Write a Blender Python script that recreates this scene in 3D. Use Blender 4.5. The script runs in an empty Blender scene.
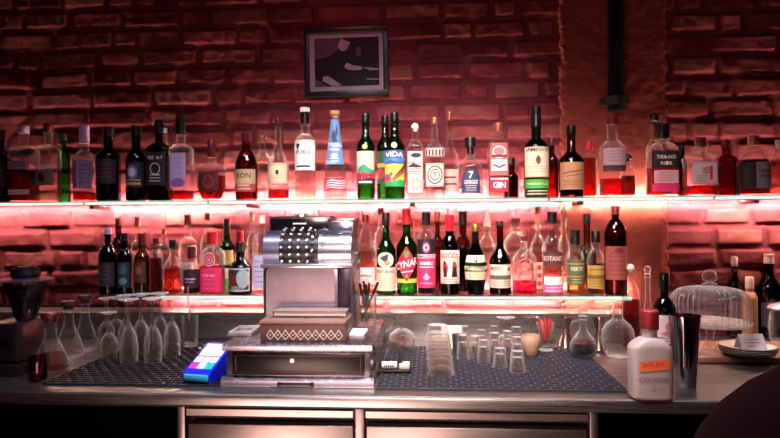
import bpy, bmesh, math, random
import numpy as np
from mathutils import Vector, Matrix

random.seed(7)
rng = np.random.default_rng(11)
scn = bpy.context.scene
COL = scn.collection
PI = math.pi

# ------------------------------------------------------------------ camera
F = 620.0; CX = 390.0; CY = 215.0; ZC = 1.34
yaw = math.radians(4.0); roll = math.radians(-0.43)
fwd = np.array([-math.sin(yaw), math.cos(yaw), 0.0])
r0 = np.array([math.cos(yaw), math.sin(yaw), 0.0]); u0 = np.array([0, 0, 1.0])
RR = r0*math.cos(roll) + u0*math.sin(roll)
UU = -r0*math.sin(roll) + u0*math.cos(roll)
CAM = np.array([0, 0, ZC])
def ray(px, py): return fwd + RR*(px-CX)/F + UU*(CY-py)/F
def onY(px, py, Y):
    d = ray(px, py); return CAM + d*(Y/d[1])
def onZ(px, py, Z):
    d = ray(px, py); return CAM + d*((Z-ZC)/d[2])
def proj(p):
    q = np.array(p) - CAM; d = q @ fwd
    return CX + F*(q @ RR)/d, CY - F*(q @ UU)/d, d

cam = bpy.data.cameras.new('camera'); cam.sensor_width = 36.0; cam.lens = 36.0*F/780.0
cam.shift_y = (CY-219.0)/780.0; cam.clip_start = 0.02
co = bpy.data.objects.new('camera', cam); COL.objects.link(co)
co.matrix_world = Matrix(((RR[0], UU[0], -fwd[0], 0), (RR[1], UU[1], -fwd[1], 0),
                          (RR[2], UU[2], -fwd[2], ZC), (0, 0, 0, 1)))
scn.camera = co

# ------------------------------------------------------------------ materials
def lin(h):
    h = h.lstrip('#'); v = [int(h[i:i+2], 16)/255 for i in (0, 2, 4)]
    return tuple(x/12.92 if x <= .04045 else ((x+.055)/1.055)**2.4 for x in v)
MC = {}
def newmat(key):
    m = bpy.data.materials.new(key); m.use_nodes = True
    nt = m.node_tree; nt.nodes.clear()
    out = nt.nodes.new('ShaderNodeOutputMaterial')
    return m, nt, out
def P(col, rough=.5, metal=0.0, coat=0.0, var=.12, scale=60.0, key=None, trans=0.0):
    """principled surface with a little procedural mottling"""
    k = ('p', col, rough, metal, coat, var, scale, trans)
    if k in MC: return MC[k]
    m, nt, out = newmat(key or 'surface_' + col.lstrip('#'))
    b = nt.nodes.new('ShaderNodeBsdfPrincipled')
    c = lin(col)
    no = nt.nodes.new('ShaderNodeTexNoise'); no.inputs['Scale'].default_value = scale
    tc = nt.nodes.new('ShaderNodeTexCoord'); nt.links.new(tc.outputs['Object'], no.inputs['Vector'])
    mx = nt.nodes.new('ShaderNodeMix'); mx.data_type = 'RGBA'
    mx.inputs[6].default_value = (*[x*(1-var) for x in c], 1)
    mx.inputs[7].default_value = (*[min(1, x*(1+var)) for x in c], 1)
    nt.links.new(no.outputs['Fac'], mx.inputs[0]); nt.links.new(mx.outputs[2], b.inputs['Base Color'])
    b.inputs['Roughness'].default_value = rough; b.inputs['Metallic'].default_value = metal
    b.inputs['Coat Weight'].default_value = coat
    if rough >= .75: b.inputs['Specular IOR Level'].default_value = .08
    if trans:
        b.inputs['Transmission Weight'].default_value = trans
    nt.links.new(b.outputs[0], out.inputs[0]); MC[k] = m; return m
def thin(col, edge=.45, rough=.04, refl=1.0):
    """thin-walled glass: clear when seen face on, deeper tint and reflection towards the rim"""
    k = ('t', col, edge, rough, refl)
    if k in MC: return MC[k]
    m, nt, out = newmat('thin_glass_' + col.lstrip('#'))
    c = lin(col)
    lw = nt.nodes.new('ShaderNodeLayerWeight'); lw.inputs['Blend'].default_value = .42
    mx = nt.nodes.new('ShaderNodeMix'); mx.data_type = 'RGBA'
    mx.inputs[6].default_value = (*c, 1); mx.inputs[7].default_value = (*[x*edge for x in c], 1)
    nt.links.new(lw.outputs['Facing'], mx.inputs[0])
    tr = nt.nodes.new('ShaderNodeBsdfTransparent'); nt.links.new(mx.outputs[2], tr.inputs[0])
    gl = nt.nodes.new('ShaderNodeBsdfGlossy'); gl.inputs['Roughness'].default_value = rough
    no = nt.nodes.new('ShaderNodeTexNoise'); no.inputs['Scale'].default_value = 22
    tc = nt.nodes.new('ShaderNodeTexCoord'); nt.links.new(tc.outputs['Object'], no.inputs['Vector'])
    bp = nt.nodes.new('ShaderNodeBump'); bp.inputs['Strength'].default_value = .12; bp.inputs['Distance'].default_value = .004
    nt.links.new(no.outputs['Fac'], bp.inputs['Height']); nt.links.new(bp.outputs[0], gl.inputs['Normal'])
    fr = nt.nodes.new('ShaderNodeFresnel'); fr.inputs['IOR'].default_value = 1.5
    ml = nt.nodes.new('ShaderNodeMath'); ml.operation = 'MULTIPLY'; ml.inputs[1].default_value = refl
    nt.links.new(fr.outputs[0], ml.inputs[0])
    ms = nt.nodes.new('ShaderNodeMixShader')
    nt.links.new(ml.outputs[0], ms.inputs[0]); nt.links.new(tr.outputs[0], ms.inputs[1]); nt.links.new(gl.outputs[0], ms.inputs[2])
    nt.links.new(ms.outputs[0], out.inputs[0]); MC[k] = m; return m
def refr(col, ior=1.33, rough=0.0):
    k = ('r', col, ior, rough)
    if k in MC: return MC[k]
    m, nt, out = newmat('clear_body_' + col.lstrip('#'))
    g = nt.nodes.new('ShaderNodeBsdfGlass'); g.inputs['Color'].default_value = (*lin(col), 1)
    g.inputs['IOR'].default_value = ior; g.inputs['Roughness'].default_value = rough
    no = nt.nodes.new('ShaderNodeTexNoise'); no.inputs['Scale'].default_value = 15
    tc = nt.nodes.new('ShaderNodeTexCoord'); nt.links.new(tc.outputs['Object'], no.inputs['Vector'])
    bp = nt.nodes.new('ShaderNodeBump'); bp.inputs['Strength'].default_value = .05; bp.inputs['Distance'].default_value = .002
    nt.links.new(no.outputs['Fac'], bp.inputs['Height']); nt.links.new(bp.outputs[0], g.inputs['Normal'])
    nt.links.new(g.outputs[0], out.inputs[0]); MC[k] = m; return m
def liquor(col, amt=.45):
    """liquid in a bottle: tinted light passes through it, partly bent"""
    k = ('l', col, amt)
    if k in MC: return MC[k]
    m, nt, out = newmat('liquid_' + col.lstrip('#')); c = lin(col)
    tr = nt.nodes.new('ShaderNodeBsdfTransparent'); tr.inputs[0].default_value = (*[x**.75 for x in c], 1)
    g = nt.nodes.new('ShaderNodeBsdfGlass'); g.inputs['Color'].default_value = (*c, 1); g.inputs['IOR'].default_value = 1.33
    no = nt.nodes.new('ShaderNodeTexNoise'); no.inputs['Scale'].default_value = 20
    tc = nt.nodes.new('ShaderNodeTexCoord'); nt.links.new(tc.outputs['Object'], no.inputs['Vector'])
    mr = nt.nodes.new('ShaderNodeMapRange'); mr.inputs['To Min'].default_value = amt-.12; mr.inputs['To Max'].default_value = amt+.12
    nt.links.new(no.outputs['Fac'], mr.inputs[0])
    ms = nt.nodes.new('ShaderNodeMixShader'); nt.links.new(mr.outputs[0], ms.inputs[0])
    nt.links.new(tr.outputs[0], ms.inputs[1]); nt.links.new(g.outputs[0], ms.inputs[2])
    nt.links.new(ms.outputs[0], out.inputs[0]); MC[k] = m; return m
def emit(col, s):
    k = ('e', col, s)
    if k in MC: return MC[k]
    m, nt, out = newmat('glow_' + col.lstrip('#'))
    e = nt.nodes.new('ShaderNodeEmission'); e.inputs[0].default_value = (*lin(col), 1); e.inputs[1].default_value = s
    nt.links.new(e.outputs[0], out.inputs[0]); MC[k] = m; return m
def steel(key, col='#b9b4b0', rough=.27, streak=(1.5, 90, 90), amt=.16):
    k = ('s', key)
    if k in MC: return MC[k]
    m, nt, out = newmat(key)
    b = nt.nodes.new('ShaderNodeBsdfPrincipled'); b.inputs['Metallic'].default_value = 1
    tc = nt.nodes.new('ShaderNodeTexCoord'); mp = nt.nodes.new('ShaderNodeMapping')
    mp.inputs['Scale'].default_value = streak
    nt.links.new(tc.outputs['Object'], mp.inputs[0])
    no = nt.nodes.new('ShaderNodeTexNoise'); no.inputs['Scale'].default_value = 6; no.inputs['Detail'].default_value = 5
    nt.links.new(mp.outputs[0], no.inputs['Vector'])
    mr = nt.nodes.new('ShaderNodeMapRange'); mr.inputs['To Min'].default_value = rough-amt*.6; mr.inputs['To Max'].default_value = rough+amt
    nt.links.new(no.outputs['Fac'], mr.inputs[0]); nt.links.new(mr.outputs[0], b.inputs['Roughness'])
    c = lin(col)
    mx = nt.nodes.new('ShaderNodeMix'); mx.data_type = 'RGBA'
    mx.inputs[6].default_value = (*[x*.8 for x in c], 1); mx.inputs[7].default_value = (*[min(1, x*1.1) for x in c], 1)
    nt.links.new(no.outputs['Fac'], mx.inputs[0]); nt.links.new(mx.outputs[2], b.inputs['Base Color'])
    bp = nt.nodes.new('ShaderNodeBump'); bp.inputs['Strength'].default_value = .06; bp.inputs['Distance'].default_value = .002
    nt.links.new(no.outputs['Fac'], bp.inputs['Height']); nt.links.new(bp.outputs[0], b.inputs['Normal'])
    nt.links.new(b.outputs[0], out.inputs[0]); MC[k] = m; return m

CLEAR = thin('#f6f1f0', .55)
GREEN = thin('#5cce6c', .5)
DGREEN = thin('#6aa878', .35)
DARK = thin('#2a1016', .3)
BROWN = thin('#b06a48', .35)
OLIVE = thin('#d0c488', .45)
def bright_rim_glass(key, body=.05, edge=.62, diff=.45, tint='#f4efec'):
    """bar glassware: clear face on, white mixed in towards the rims paints their bright outlines"""
    m, nt, out = newmat(key)
    lw = nt.nodes.new('ShaderNodeLayerWeight'); lw.inputs['Blend'].default_value = .5
    pw = nt.nodes.new('ShaderNodeMath'); pw.operation = 'POWER'; pw.inputs[1].default_value = 2.1
    nt.links.new(lw.outputs['Facing'], pw.inputs[0])
    mr = nt.nodes.new('ShaderNodeMapRange'); mr.inputs['To Min'].default_value = body; mr.inputs['To Max'].default_value = edge
    nt.links.new(pw.outputs[0], mr.inputs[0])
    no = nt.nodes.new('ShaderNodeTexNoise'); no.inputs['Scale'].default_value = 45
    tc = nt.nodes.new('ShaderNodeTexCoord'); nt.links.new(tc.outputs['Object'], no.inputs['Vector'])
    ml = nt.nodes.new('ShaderNodeMath'); ml.operation = 'MULTIPLY'; nt.links.new(mr.outputs[0], ml.inputs[0])
    m2 = nt.nodes.new('ShaderNodeMapRange'); m2.inputs['From Min'].default_value = .3; m2.inputs['From Max'].default_value = .7
    m2.inputs['To Min'].default_value = .55; m2.inputs['To Max'].default_value = 1.1
    nt.links.new(no.outputs['Fac'], m2.inputs[0]); nt.links.new(m2.outputs[0], ml.inputs[1])
    tr = nt.nodes.new('ShaderNodeBsdfTransparent'); tr.inputs[0].default_value = (*lin(tint), 1)
    gl = nt.nodes.new('ShaderNodeBsdfGlossy'); gl.inputs['Roughness'].default_value = .06
    df = nt.nodes.new('ShaderNodeBsdfDiffuse'); df.inputs[0].default_value = (.9, .86, .86, 1)
    tl = nt.nodes.new('ShaderNodeBsdfTranslucent'); tl.inputs[0].default_value = (.9, .86, .86, 1)
    mx = nt.nodes.new('ShaderNodeMixShader'); mx.inputs[0].default_value = .5
    nt.links.new(df.outputs[0], mx.inputs[1]); nt.links.new(tl.outputs[0], mx.inputs[2])
    m3 = nt.nodes.new('ShaderNodeMixShader'); m3.inputs[0].default_value = diff
    nt.links.new(gl.outputs[0], m3.inputs[1]); nt.links.new(mx.outputs[0], m3.inputs[2])
    ms = nt.nodes.new('ShaderNodeMixShader'); nt.links.new(ml.outputs[0], ms.inputs[0])
    nt.links.new(tr.outputs[0], ms.inputs[1]); nt.links.new(m3.outputs[0], ms.inputs[2])
    nt.links.new(ms.outputs[0], out.inputs[0]); return m
CLEAR = bright_rim_glass('clear_bottle_glass', .012, .62, .55)
STEMG = bright_rim_glass('bar_glass', .02, 1.0, .8); THICKG = bright_rim_glass('thick_bar_glass', .04, 1.0, .8); DOMEG = bright_rim_glass('fluted_glass', .07, 1.0, .6)
STEEL = steel('brushed_steel')
CHROME = P('#c9c6cc', .12, 1.0, key='polished_nickel', var=.06)
BLACK = P('#0c0a0b', .45, key='black_plastic')
GBLACK = P('#08070a', .18, key='gloss_black')

# ------------------------------------------------------------------ mesh helpers
class G:
    def __init__(s): s.v = []; s.f = []; s.m = []; s.mats = []
    def mi(s, mat):
        if mat not in s.mats: s.mats.append(mat)
        return s.mats.index(mat)
    def add(s, vs, fs, mat):
        o = len(s.v); i = s.mi(mat)
        s.v += [tuple(map(float, p)) for p in vs]; s.f += [tuple(o+k for k in f) for f in fs]; s.m += [i]*len(fs)
    def rings(s, rings, mat, cap0=True, cap1=True, closed=True):
        n = len(rings[0]); vs = [p for r in rings for p in r]; fs = []
        rngk = n if closed else n-1
        for j in range(len(rings)-1):
            for i in range(rngk):
                a = j*n+i; b = j*n+(i+1) % n
                fs.append((a, b, b+n, a+n))
        if cap0: fs.append(tuple(range(n-1, -1, -1)))
        if cap1: fs.append(tuple((len(rings)-1)*n+i for i in range(n)))
        s.add(vs, fs, mat)
    def lathe(s, prof, mat, seg=28, c=(0, 0, 0), close=False, rip=0, nrip=0, sx=1, sy=1):
        rs = []
        for r, z in prof:
            ring = []
            for i in range(seg):
                a = 2*PI*i/seg
                q = r*(1+rip*math.cos(nrip*a)) if r > .01 else r
                ring.append((c[0]+sx*max(q, 1e-5)*math.cos(a), c[1]+sy*max(q, 1e-5)*math.sin(a), c[2]+z))
            rs.append(ring)
        if close: rs.append(rs[0]); s.rings(rs, mat, False, False)
        else: s.rings(rs, mat, prof[0][0] > 1e-4, prof[-1][0] > 1e-4)
    def box(s, x0, x1, y0, y1, z0, z1, mat, b=0.0, M=None, seg=2):
        bm = bmesh.new(); bmesh.ops.create_cube(bm, size=1)
        for v in bm.verts:
            v.co = Vector((x0+(v.co.x+.5)*(x1-x0), y0+(v.co.y+.5)*(y1-y0), z0+(v.co.z+.5)*(z1-z0)))
        if b > 0:
            bmesh.ops.bevel(bm, geom=list(bm.edges), offset=b, segments=seg, profile=.5, affect='EDGES')
        if M is not None: bm.transform(M)
        bm.verts.index_update()
        s.add([v.co for v in bm.verts], [[v.index for v in f.verts] for f in bm.faces], mat); bm.free()
    def prism(s, poly, y0, y1, mat, axis='y'):
        n = len(poly)
        if axis == 'y': vs = [(x, y0, z) for x, z in poly] + [(x, y1, z) for x, z in poly]
        elif axis == 'x': vs = [(y0, a, b) for a, b in poly] + [(y1, a, b) for a, b in poly]
        else: vs = [(a, b, y0) for a, b in poly] + [(a, b, y1) for a, b in poly]
        fs = [(i, (i+1) % n, (i+1) % n+n, i+n) for i in range(n)] + [tuple(range(n-1, -1, -1)), tuple(range(n, 2*n))]
        s.add(vs, fs, mat)
    def tube(s, pts, r, mat, seg=10, r1=None):
        pts = [Vector(p) for p in pts]; rs = []; n = len(pts)
        for i, p in enumerate(pts):
            t = (pts[min(i+1, n-1)] - pts[max(i-1, 0)]).normalized()
            u = t.cross(Vector((.13, .21, .97)) if abs(t.z) < .9 else Vector((1, 0, 0))).normalized(); w = t.cross(u)
            rr = r if r1 is None else r+(r1-r)*i/max(1, n-1)
            rs.append([p+rr*(math.cos(2*PI*k/seg)*u+math.sin(2*PI*k/seg)*w) for k in range(seg)])
        s.rings(rs, mat)
    def xf(s, M):
        s.v = [tuple(M @ Vector(p)) for p in s.v]; return s
    def build(s, name, parent=None, sharp=35, smooth=True):
        me = bpy.data.meshes.new(name); me.from_pydata(s.v, [], s.f)
        for m in s.mats: me.materials.append(m)
        me.polygons.foreach_set('material_index', s.m)
        bm = bmesh.new(); bm.from_mesh(me); bmesh.ops.recalc_face_normals(bm, faces=bm.faces); bm.to_mesh(me); bm.free()
        if smooth:
            me.polygons.foreach_set('use_smooth', [True]*len(me.polygons))
            me.set_sharp_from_angle(angle=math.radians(sharp))
        o = bpy.data.objects.new(name, me); COL.objects.link(o)
        if parent is not None: o.parent = parent
        return o
def tag(o, label=None, cat=None, group=None, kind=None):
    if label: o['label'] = label
    if cat: o['category'] = cat
    if group: o['group'] = group
    if kind: o['kind'] = kind
    return o
def thing(name, loc, label, cat, group=None, rz=0.0):
    o = bpy.data.objects.new(name, None); o.empty_display_size = .05; COL.objects.link(o)
    o.location = loc; o.rotation_euler = (0, 0, rz)
    return tag(o, label, cat, group)
def copy_tree(o, loc, label=None, group=None, rz=None):
    c = o.copy(); COL.objects.link(c); c.location = loc
    if rz is not None: c.rotation_euler = (0, 0, rz)
    if label: c['label'] = label
    if group: c['group'] = group
    for ch in list(o.children):
        d = ch.copy(); COL.objects.link(d); d.parent = c
        for g in list(ch.children):
            e = g.copy(); COL.objects.link(e); e.parent = d
    return c

TX = {}
def textgeo(s):
    if s in TX: return TX[s]
    cu = bpy.data.curves.new('lettering', 'FONT'); cu.body = s; cu.resolution_u = 2; cu.size = 1.0; cu.offset = .02
    cu.align_x = 'CENTER'
    o = bpy.data.objects.new('lettering', cu); COL.objects.link(o)
    bpy.context.view_layer.update()
    me = bpy.data.meshes.new_from_object(o.evaluated_get(bpy.context.evaluated_depsgraph_get()))
    v = np.array([(p.co.x, p.co.y) for p in me.vertices]); f = [tuple(p.vertices) for p in me.polygons]
    bpy.data.objects.remove(o); bpy.data.curves.remove(cu); bpy.data.meshes.remove(me)
    if len(v):
        v[:, 0] -= (v[:, 0].min()+v[:, 0].max())/2; v[:, 1] -= v[:, 1].min(); v /= max(1e-6, .7)
    TX[s] = (v, f); return TX[s]

# ------------------------------------------------------------------ bottle maker
class Body:
    """cross-section table of a bottle: z -> half width a, half depth b, roundness n"""
    def __init__(s, H, prof, a0, dr, n):
        s.H = H; s.z = np.array([p[0] for p in prof])*H; s.r = np.array([p[1] for p in prof])
        s.a0 = a0; s.dr = dr; s.n = n; s.nr = s.r[-1]
    def abn(s, z):
        r = float(np.interp(z, s.z, s.r)); k = min(1.0, max(0.0, (r-s.nr)/max(1e-3, 1-s.nr)))
        k2 = min(1.0, k*1.6)
        return s.a0*r, s.a0*r*(1+(s.dr-1)*k), 2+(s.n-2)*k2
    def ring(s, z, seg=28, off=0.0):
        a, b, n = s.abn(z); a = max(1e-5, a+off); b = max(1e-5, b+off); out = []
        for i in range(seg):
            t = 2*PI*i/seg; c = math.cos(t); d = math.sin(t)
            out.append((a*math.copysign(abs(c)**(2/n), c), b*math.copysign(abs(d)**(2/n), d), z))
        return out
    def surf(s, arc, z, off, zref):
        a, b, n = s.abn(zref)
        key = (round(zref, 4),)
        if not hasattr(s, '_t'): s._t = {}
        if key not in s._t:
            ph = np.linspace(0, PI*.75, 400)
            x = a*np.sign(np.sin(ph))*np.abs(np.sin(ph))**(2/n); y = -b*np.sign(np.cos(ph))*np.abs(np.cos(ph))**(2/n)
            s._t[key] = (np.concatenate([[0], np.cumsum(np.hypot(np.diff(x), np.diff(y)))]), ph, x)
        L, ph, xs = s._t[key]
        p = float(np.interp(abs(arc), L, ph)); sg = 1 if arc >= 0 else -1
        A, B, N = s.abn(z); A += off; B += off
        return (sg*A*abs(math.sin(p))**(2/N), -B*math.copysign(abs(math.cos(p))**(2/N), math.cos(p)), z)
    def halfarc(s, frac, zref):
        s.surf(0, zref, 0, zref); L, ph, xs = s._t[(round(zref, 4),)]
        k = int(np.argmax(xs >= frac*xs.max()*.9999)); return float(L[k])

def bprof(ts, tn, tc, nr, style, taper=1.0, lip=True):
    p = [(0.0, .80*taper), (.004, .90*taper), (.014, .985*taper), (.03, taper)]
    if style == 'waist':
        p = [(0, .62), (.01, .7), (.1, .78), (.22, .92), (.34, 1.0), (.44, .97), (.52, .80)]
        ts = .52
    elif style == 'ball':
        p = [(0, .55), (.01, .62)] + [(.02+ts*k/10, .62+.38*math.sin(PI/2*min(1, k/5))) for k in range(1, 11)]
    p.append((ts, 1.0 if style not in ('waist',) else .80))
    r1 = p[-1][1]
    K = 12
    for k in range(1, K+1):
        u = k/K
        if style == 'round': q = 1-math.sqrt(max(0, 1-u*u)) if u < 1 else 1; q = .55*q+.45*(u*u*(3-2*u))
        elif style == 'ball': q = 1-math.sqrt(max(0, 1-(u*.985)**2)); q = q/(1-math.sqrt(1-.985**2))
        elif style == 'cone': q = u
        elif style == 'slope': q = u*u*(3-2*u)
        elif style == 'long': q = 1-(1-u)**1.8
        else: q = u*u*(3-2*u)
        p.append((ts+(tn-ts)*u, r1+(nr-r1)*q))
    p.append((tc-.025 if tc-.025 > tn else (tn+tc)/2, nr))
    if lip: p += [(tc-.018, nr*1.14), (tc-.004, nr*1.14)]
    p.append((tc, nr))
    # keep z rising
    out = [p[0]]
    for z, r in p[1:]: out.append((max(z, out[-1][0]+.0015), r))
    m = out[-1][0]
    return [(z*tc/m, r) for z, r in out]

def draw_label(body, zl0, zl1, lw, items, base=None, name='label', parent=None, back=False):
    """items are in label units: u -1..1 across, v 0..1 up"""
    g = G(); zr = (zl0+zl1)/2; S = body.halfarc(min(lw, .995), zr); Hh = zl1-zl0
    def pt(u, v, lay): return body.surf(u*S, zl0+v*Hh, .0005+.00028*lay, zr)
    def patch(u0, v0, u1, v1, mat, lay, skew=0.0):
        nu = max(2, int(12*abs(u1-u0)/2)+1); nv = 4 if abs(v1-v0) > .3 else 1
        vs = [pt(u0+(u1-u0)*i/nu, v0+(v1-v0)*j/nv+skew*(u0+(u1-u0)*i/nu), lay) for j in range(nv+1) for i in range(nu+1)]
        fs = [(j*(nu+1)+i, j*(nu+1)+i+1, (j+1)*(nu+1)+i+1, (j+1)*(nu+1)+i) for j in range(nv) for i in range(nu)]
        g.add(vs, fs, mat)
    def tris(ts, mat, lay, lim=.16, d=0):
        st = [(t, 0) for t in ts]; vs = []; fs = []
        while st:
            (A, B_, C_), d = st.pop()
            l = [abs(A[0]-B_[0]), abs(B_[0]-C_[0]), abs(C_[0]-A[0])]; k = l.index(max(l))
            if l[k] > lim and d < 7:
                if k == 1: A, B_, C_ = B_, C_, A
                elif k == 2: A, B_, C_ = C_, A, B_
                m_ = ((A[0]+B_[0])/2, (A[1]+B_[1])/2); st += [((A, m_, C_), d+1), ((m_, B_, C_), d+1)]
            else:
                n0 = len(vs); vs += [pt(*A, lay), pt(*B_, lay), pt(*C_, lay)]; fs.append((n0, n0+1, n0+2))
        g.add(vs, fs, mat)
    asp = Hh/S
    if base is not None: patch(-1, 0, 1, 1, base, 0)
    for k, it in enumerate(items):
        lay = 1+k*.35; t = it[0]
        if t == 'rect': patch(it[1], it[2], it[3], it[4], it[5], lay, it[6] if len(it) > 6 else 0)
        elif t == 'ell':
            u, v, ru, rv, mat = it[1:6]
            c_ = [(u+ru*math.cos(2*PI*i/20), v+rv*math.sin(2*PI*i/20)) for i in range(20)]
            tris([((u, v), c_[i], c_[(i+1) % 20]) for i in range(20)], mat, lay)
        elif t == 'ring':
            u, v, ru, rv, w, mat = it[1:7]
            vs = []
            for i in range(24):
                c, d = math.cos(2*PI*i/24), math.sin(2*PI*i/24)
                vs += [pt(u+ru*c, v+rv*d, lay), pt(u+ru*(1-w)*c, v+rv*(1-w)*d, lay)]
            g.add(vs, [(2*i, 2*((i+1) % 24), 2*((i+1) % 24)+1, 2*i+1) for i in range(24)], mat)
        elif t == 'poly':
            pts, mat = it[1], it[2]; n = len(pts)
            from mathutils.geometry import tessellate_polygon
            tr_ = tessellate_polygon([[Vector((q[0], q[1], 0)) for q in pts]])
            tris([tuple(tuple(pts[i]) for i in tt) for tt in tr_], mat, lay)
        elif t == 'text':
            s_, u, v, h, mat = it[1:6]; wmax = it[6] if len(it) > 6 else None; arch = it[7] if len(it) > 7 else 0; sk = it[8] if len(it) > 8 else 0
            V, Fc = textgeo(s_)
            if not len(V): continue
            x = V[:, 0]*h*asp; y = V[:, 1]*h
            if wmax: x = V[:, 0]*(wmax/ (V[:, 0].max()-V[:, 0].min()))
            q_ = [(u+a, v+b-arch*a*a+sk*a) for a, b in zip(x, y)]
            tris([(q_[f[0]], q_[f[i]], q_[f[i+1]]) for f in Fc for i in range(1, len(f)-1)], mat, lay, .12)
    return g.build(name, parent, smooth=False)

ROWS = {'uf': (2.103, 1.395), 'ub': (2.193, 1.395), 'lf': (2.103, 1.070), 'lb': (2.193, 1.070)}
GROUPS = {'u': 'bottles on the upper glass shelf', 'l': 'bottles on the lower glass shelf'}
PLACED = []
def place(px, row):
    if isinstance(row, str):
        Y, z = ROWS[row]; X = onY(px, 250, Y)[0]
        return X, Y, z
    py, z = row; q = onZ(px, py, z); return q[0], q[1], z

def bottle(label, px, w, ytop, ycap, ynk, ysh, row, glass=None, nr=.38, style='round', n=2.0, dr=1.0, taper=1.0,
           liq=None, cap=None, lab=None, name='liquor_bottle', cat='bottle', group=None, rz=0.0, capr=1.12, ridge=False):
    X, Y, z0 = place(px, row)
    _, ybase, d = proj((X, Y, z0)); a0 = w*d/F/2
    Z = lambda y: onY(px, y, Y)[2]-z0
    H = Z(ytop); tc = Z(ycap)/H
    root = thing(name, (X, Y, z0+.0006), label, cat, group or (GROUPS[row[0]] if isinstance(row, str) else None), rz)
    prof = bprof(Z(ysh)/H, Z(ynk)/H, tc, nr, style, taper)
    b = Body(H, prof, a0, dr, n)
    g = G(); g.rings([b.ring(p[0]*H) for p in prof], glass or CLEAR); g.build('glass_body', root)
    if liq:
        lm, ly = liq; zl = min(Z(ly), tc*H*.97)
        zs = [z for z in b.z if .006 < z < zl]
        zs = [.006]+zs+[zl]
        g = G(); g.rings([b.ring(z, off=-.0022) for z in zs], lm); g.build('liquid', root)
    if cap:
        cm = cap[0]; cr = b.abn(tc*H)[0]*capr; g = G(); zc = tc*H-.002; hc = H-zc
        st = cap[1] if len(cap) > 1 else 'screw'
        if st == 'screw':
            g.lathe([(0, 0), (cr*.97, 0), (cr, .001), (cr, hc-.0025), (cr*.88, hc), (0, hc)], cm, 24, (0, 0, zc))
        elif st == 'foil':
            g.lathe([(0, 0), (cr*1.03, 0), (cr*1.0, hc*.55), (cr*.97, hc*.7), (cr*1.02, hc*.74), (cr*1.02, hc*.97), (cr*.9, hc), (0, hc)], cm, 24, (0, 0, zc))
        elif st == 'cork':
            g.lathe([(0, 0), (cr*.8, 0), (cr*.8, hc*.35), (cr*1.1, hc*.38), (cr*1.15, hc*.9), (cr, hc), (0, hc)], cm, 24, (0, 0, zc))
        elif st == 'ball':
            g.lathe([(0, 0), (cr*.6, 0), (cr*.6, hc*.2)]+[(cr*1.25*math.sin(PI*(.15+.85*k/8)), hc*(.2+.8*(.5-.5*math.cos(PI*k/8)))) for k in range(1, 9)], cm, 24, (0, 0, zc))
        elif st == 'two':
            g.lathe([(0, 0), (cr, 0), (cr, hc*.72)], cm, 24, (0, 0, zc))
            g.lathe([(cr, hc*.72), (cr*1.12, hc*.74), (cr*1.12, hc*.96), (cr, hc), (0, hc)], cap[2], 24, (0, 0, zc))
        elif st == 'flat':
            g.lathe([(0, 0), (cr*.85, 0), (cr*.85, hc*.4), (cr*1.4, hc*.42), (cr*1.4, hc*.95), (cr*1.3, hc), (0, hc)], cm, 24, (0, 0, zc))
        g.build('cap', root)
    for i, L in enumerate(lab or []):
        y0, y1, lw, base, items = L[:5]
        draw_label(b, max(.004, Z(y1)), Z(y0), lw, items, base, L[5] if len(L) > 5 else 'label', root)
    PLACED.append((label, X, Y, a0, b.a0*dr, z0))
    return root
LED = 3000.0; EDGE = 1.3

# ------------------------------------------------------------------ the setting
def structure(o, label=None, cat=None):
    o['kind'] = 'structure'
    if label: o['label'] = label
    if cat: o['category'] = cat
    return o

def noise2(X, Zc, cell, seed):
    r = np.random.default_rng(seed); gx = X/cell; gz = Zc/cell
    ix = np.floor(gx).astype(int); iz = np.floor(gz).astype(int); fx = gx-ix; fz = gz-iz
    fx = fx*fx*(3-2*fx); fz = fz*fz*(3-2*fz)
    ix -= ix.min(); iz -= iz.min(); T = r.random((iz.max()+2, ix.max()+2))
    return (T[iz, ix]*(1-fx)+T[iz, ix+1]*fx)*(1-fz)+(T[iz+1, ix]*(1-fx)+T[iz+1, ix+1]*fx)*fz

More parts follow.
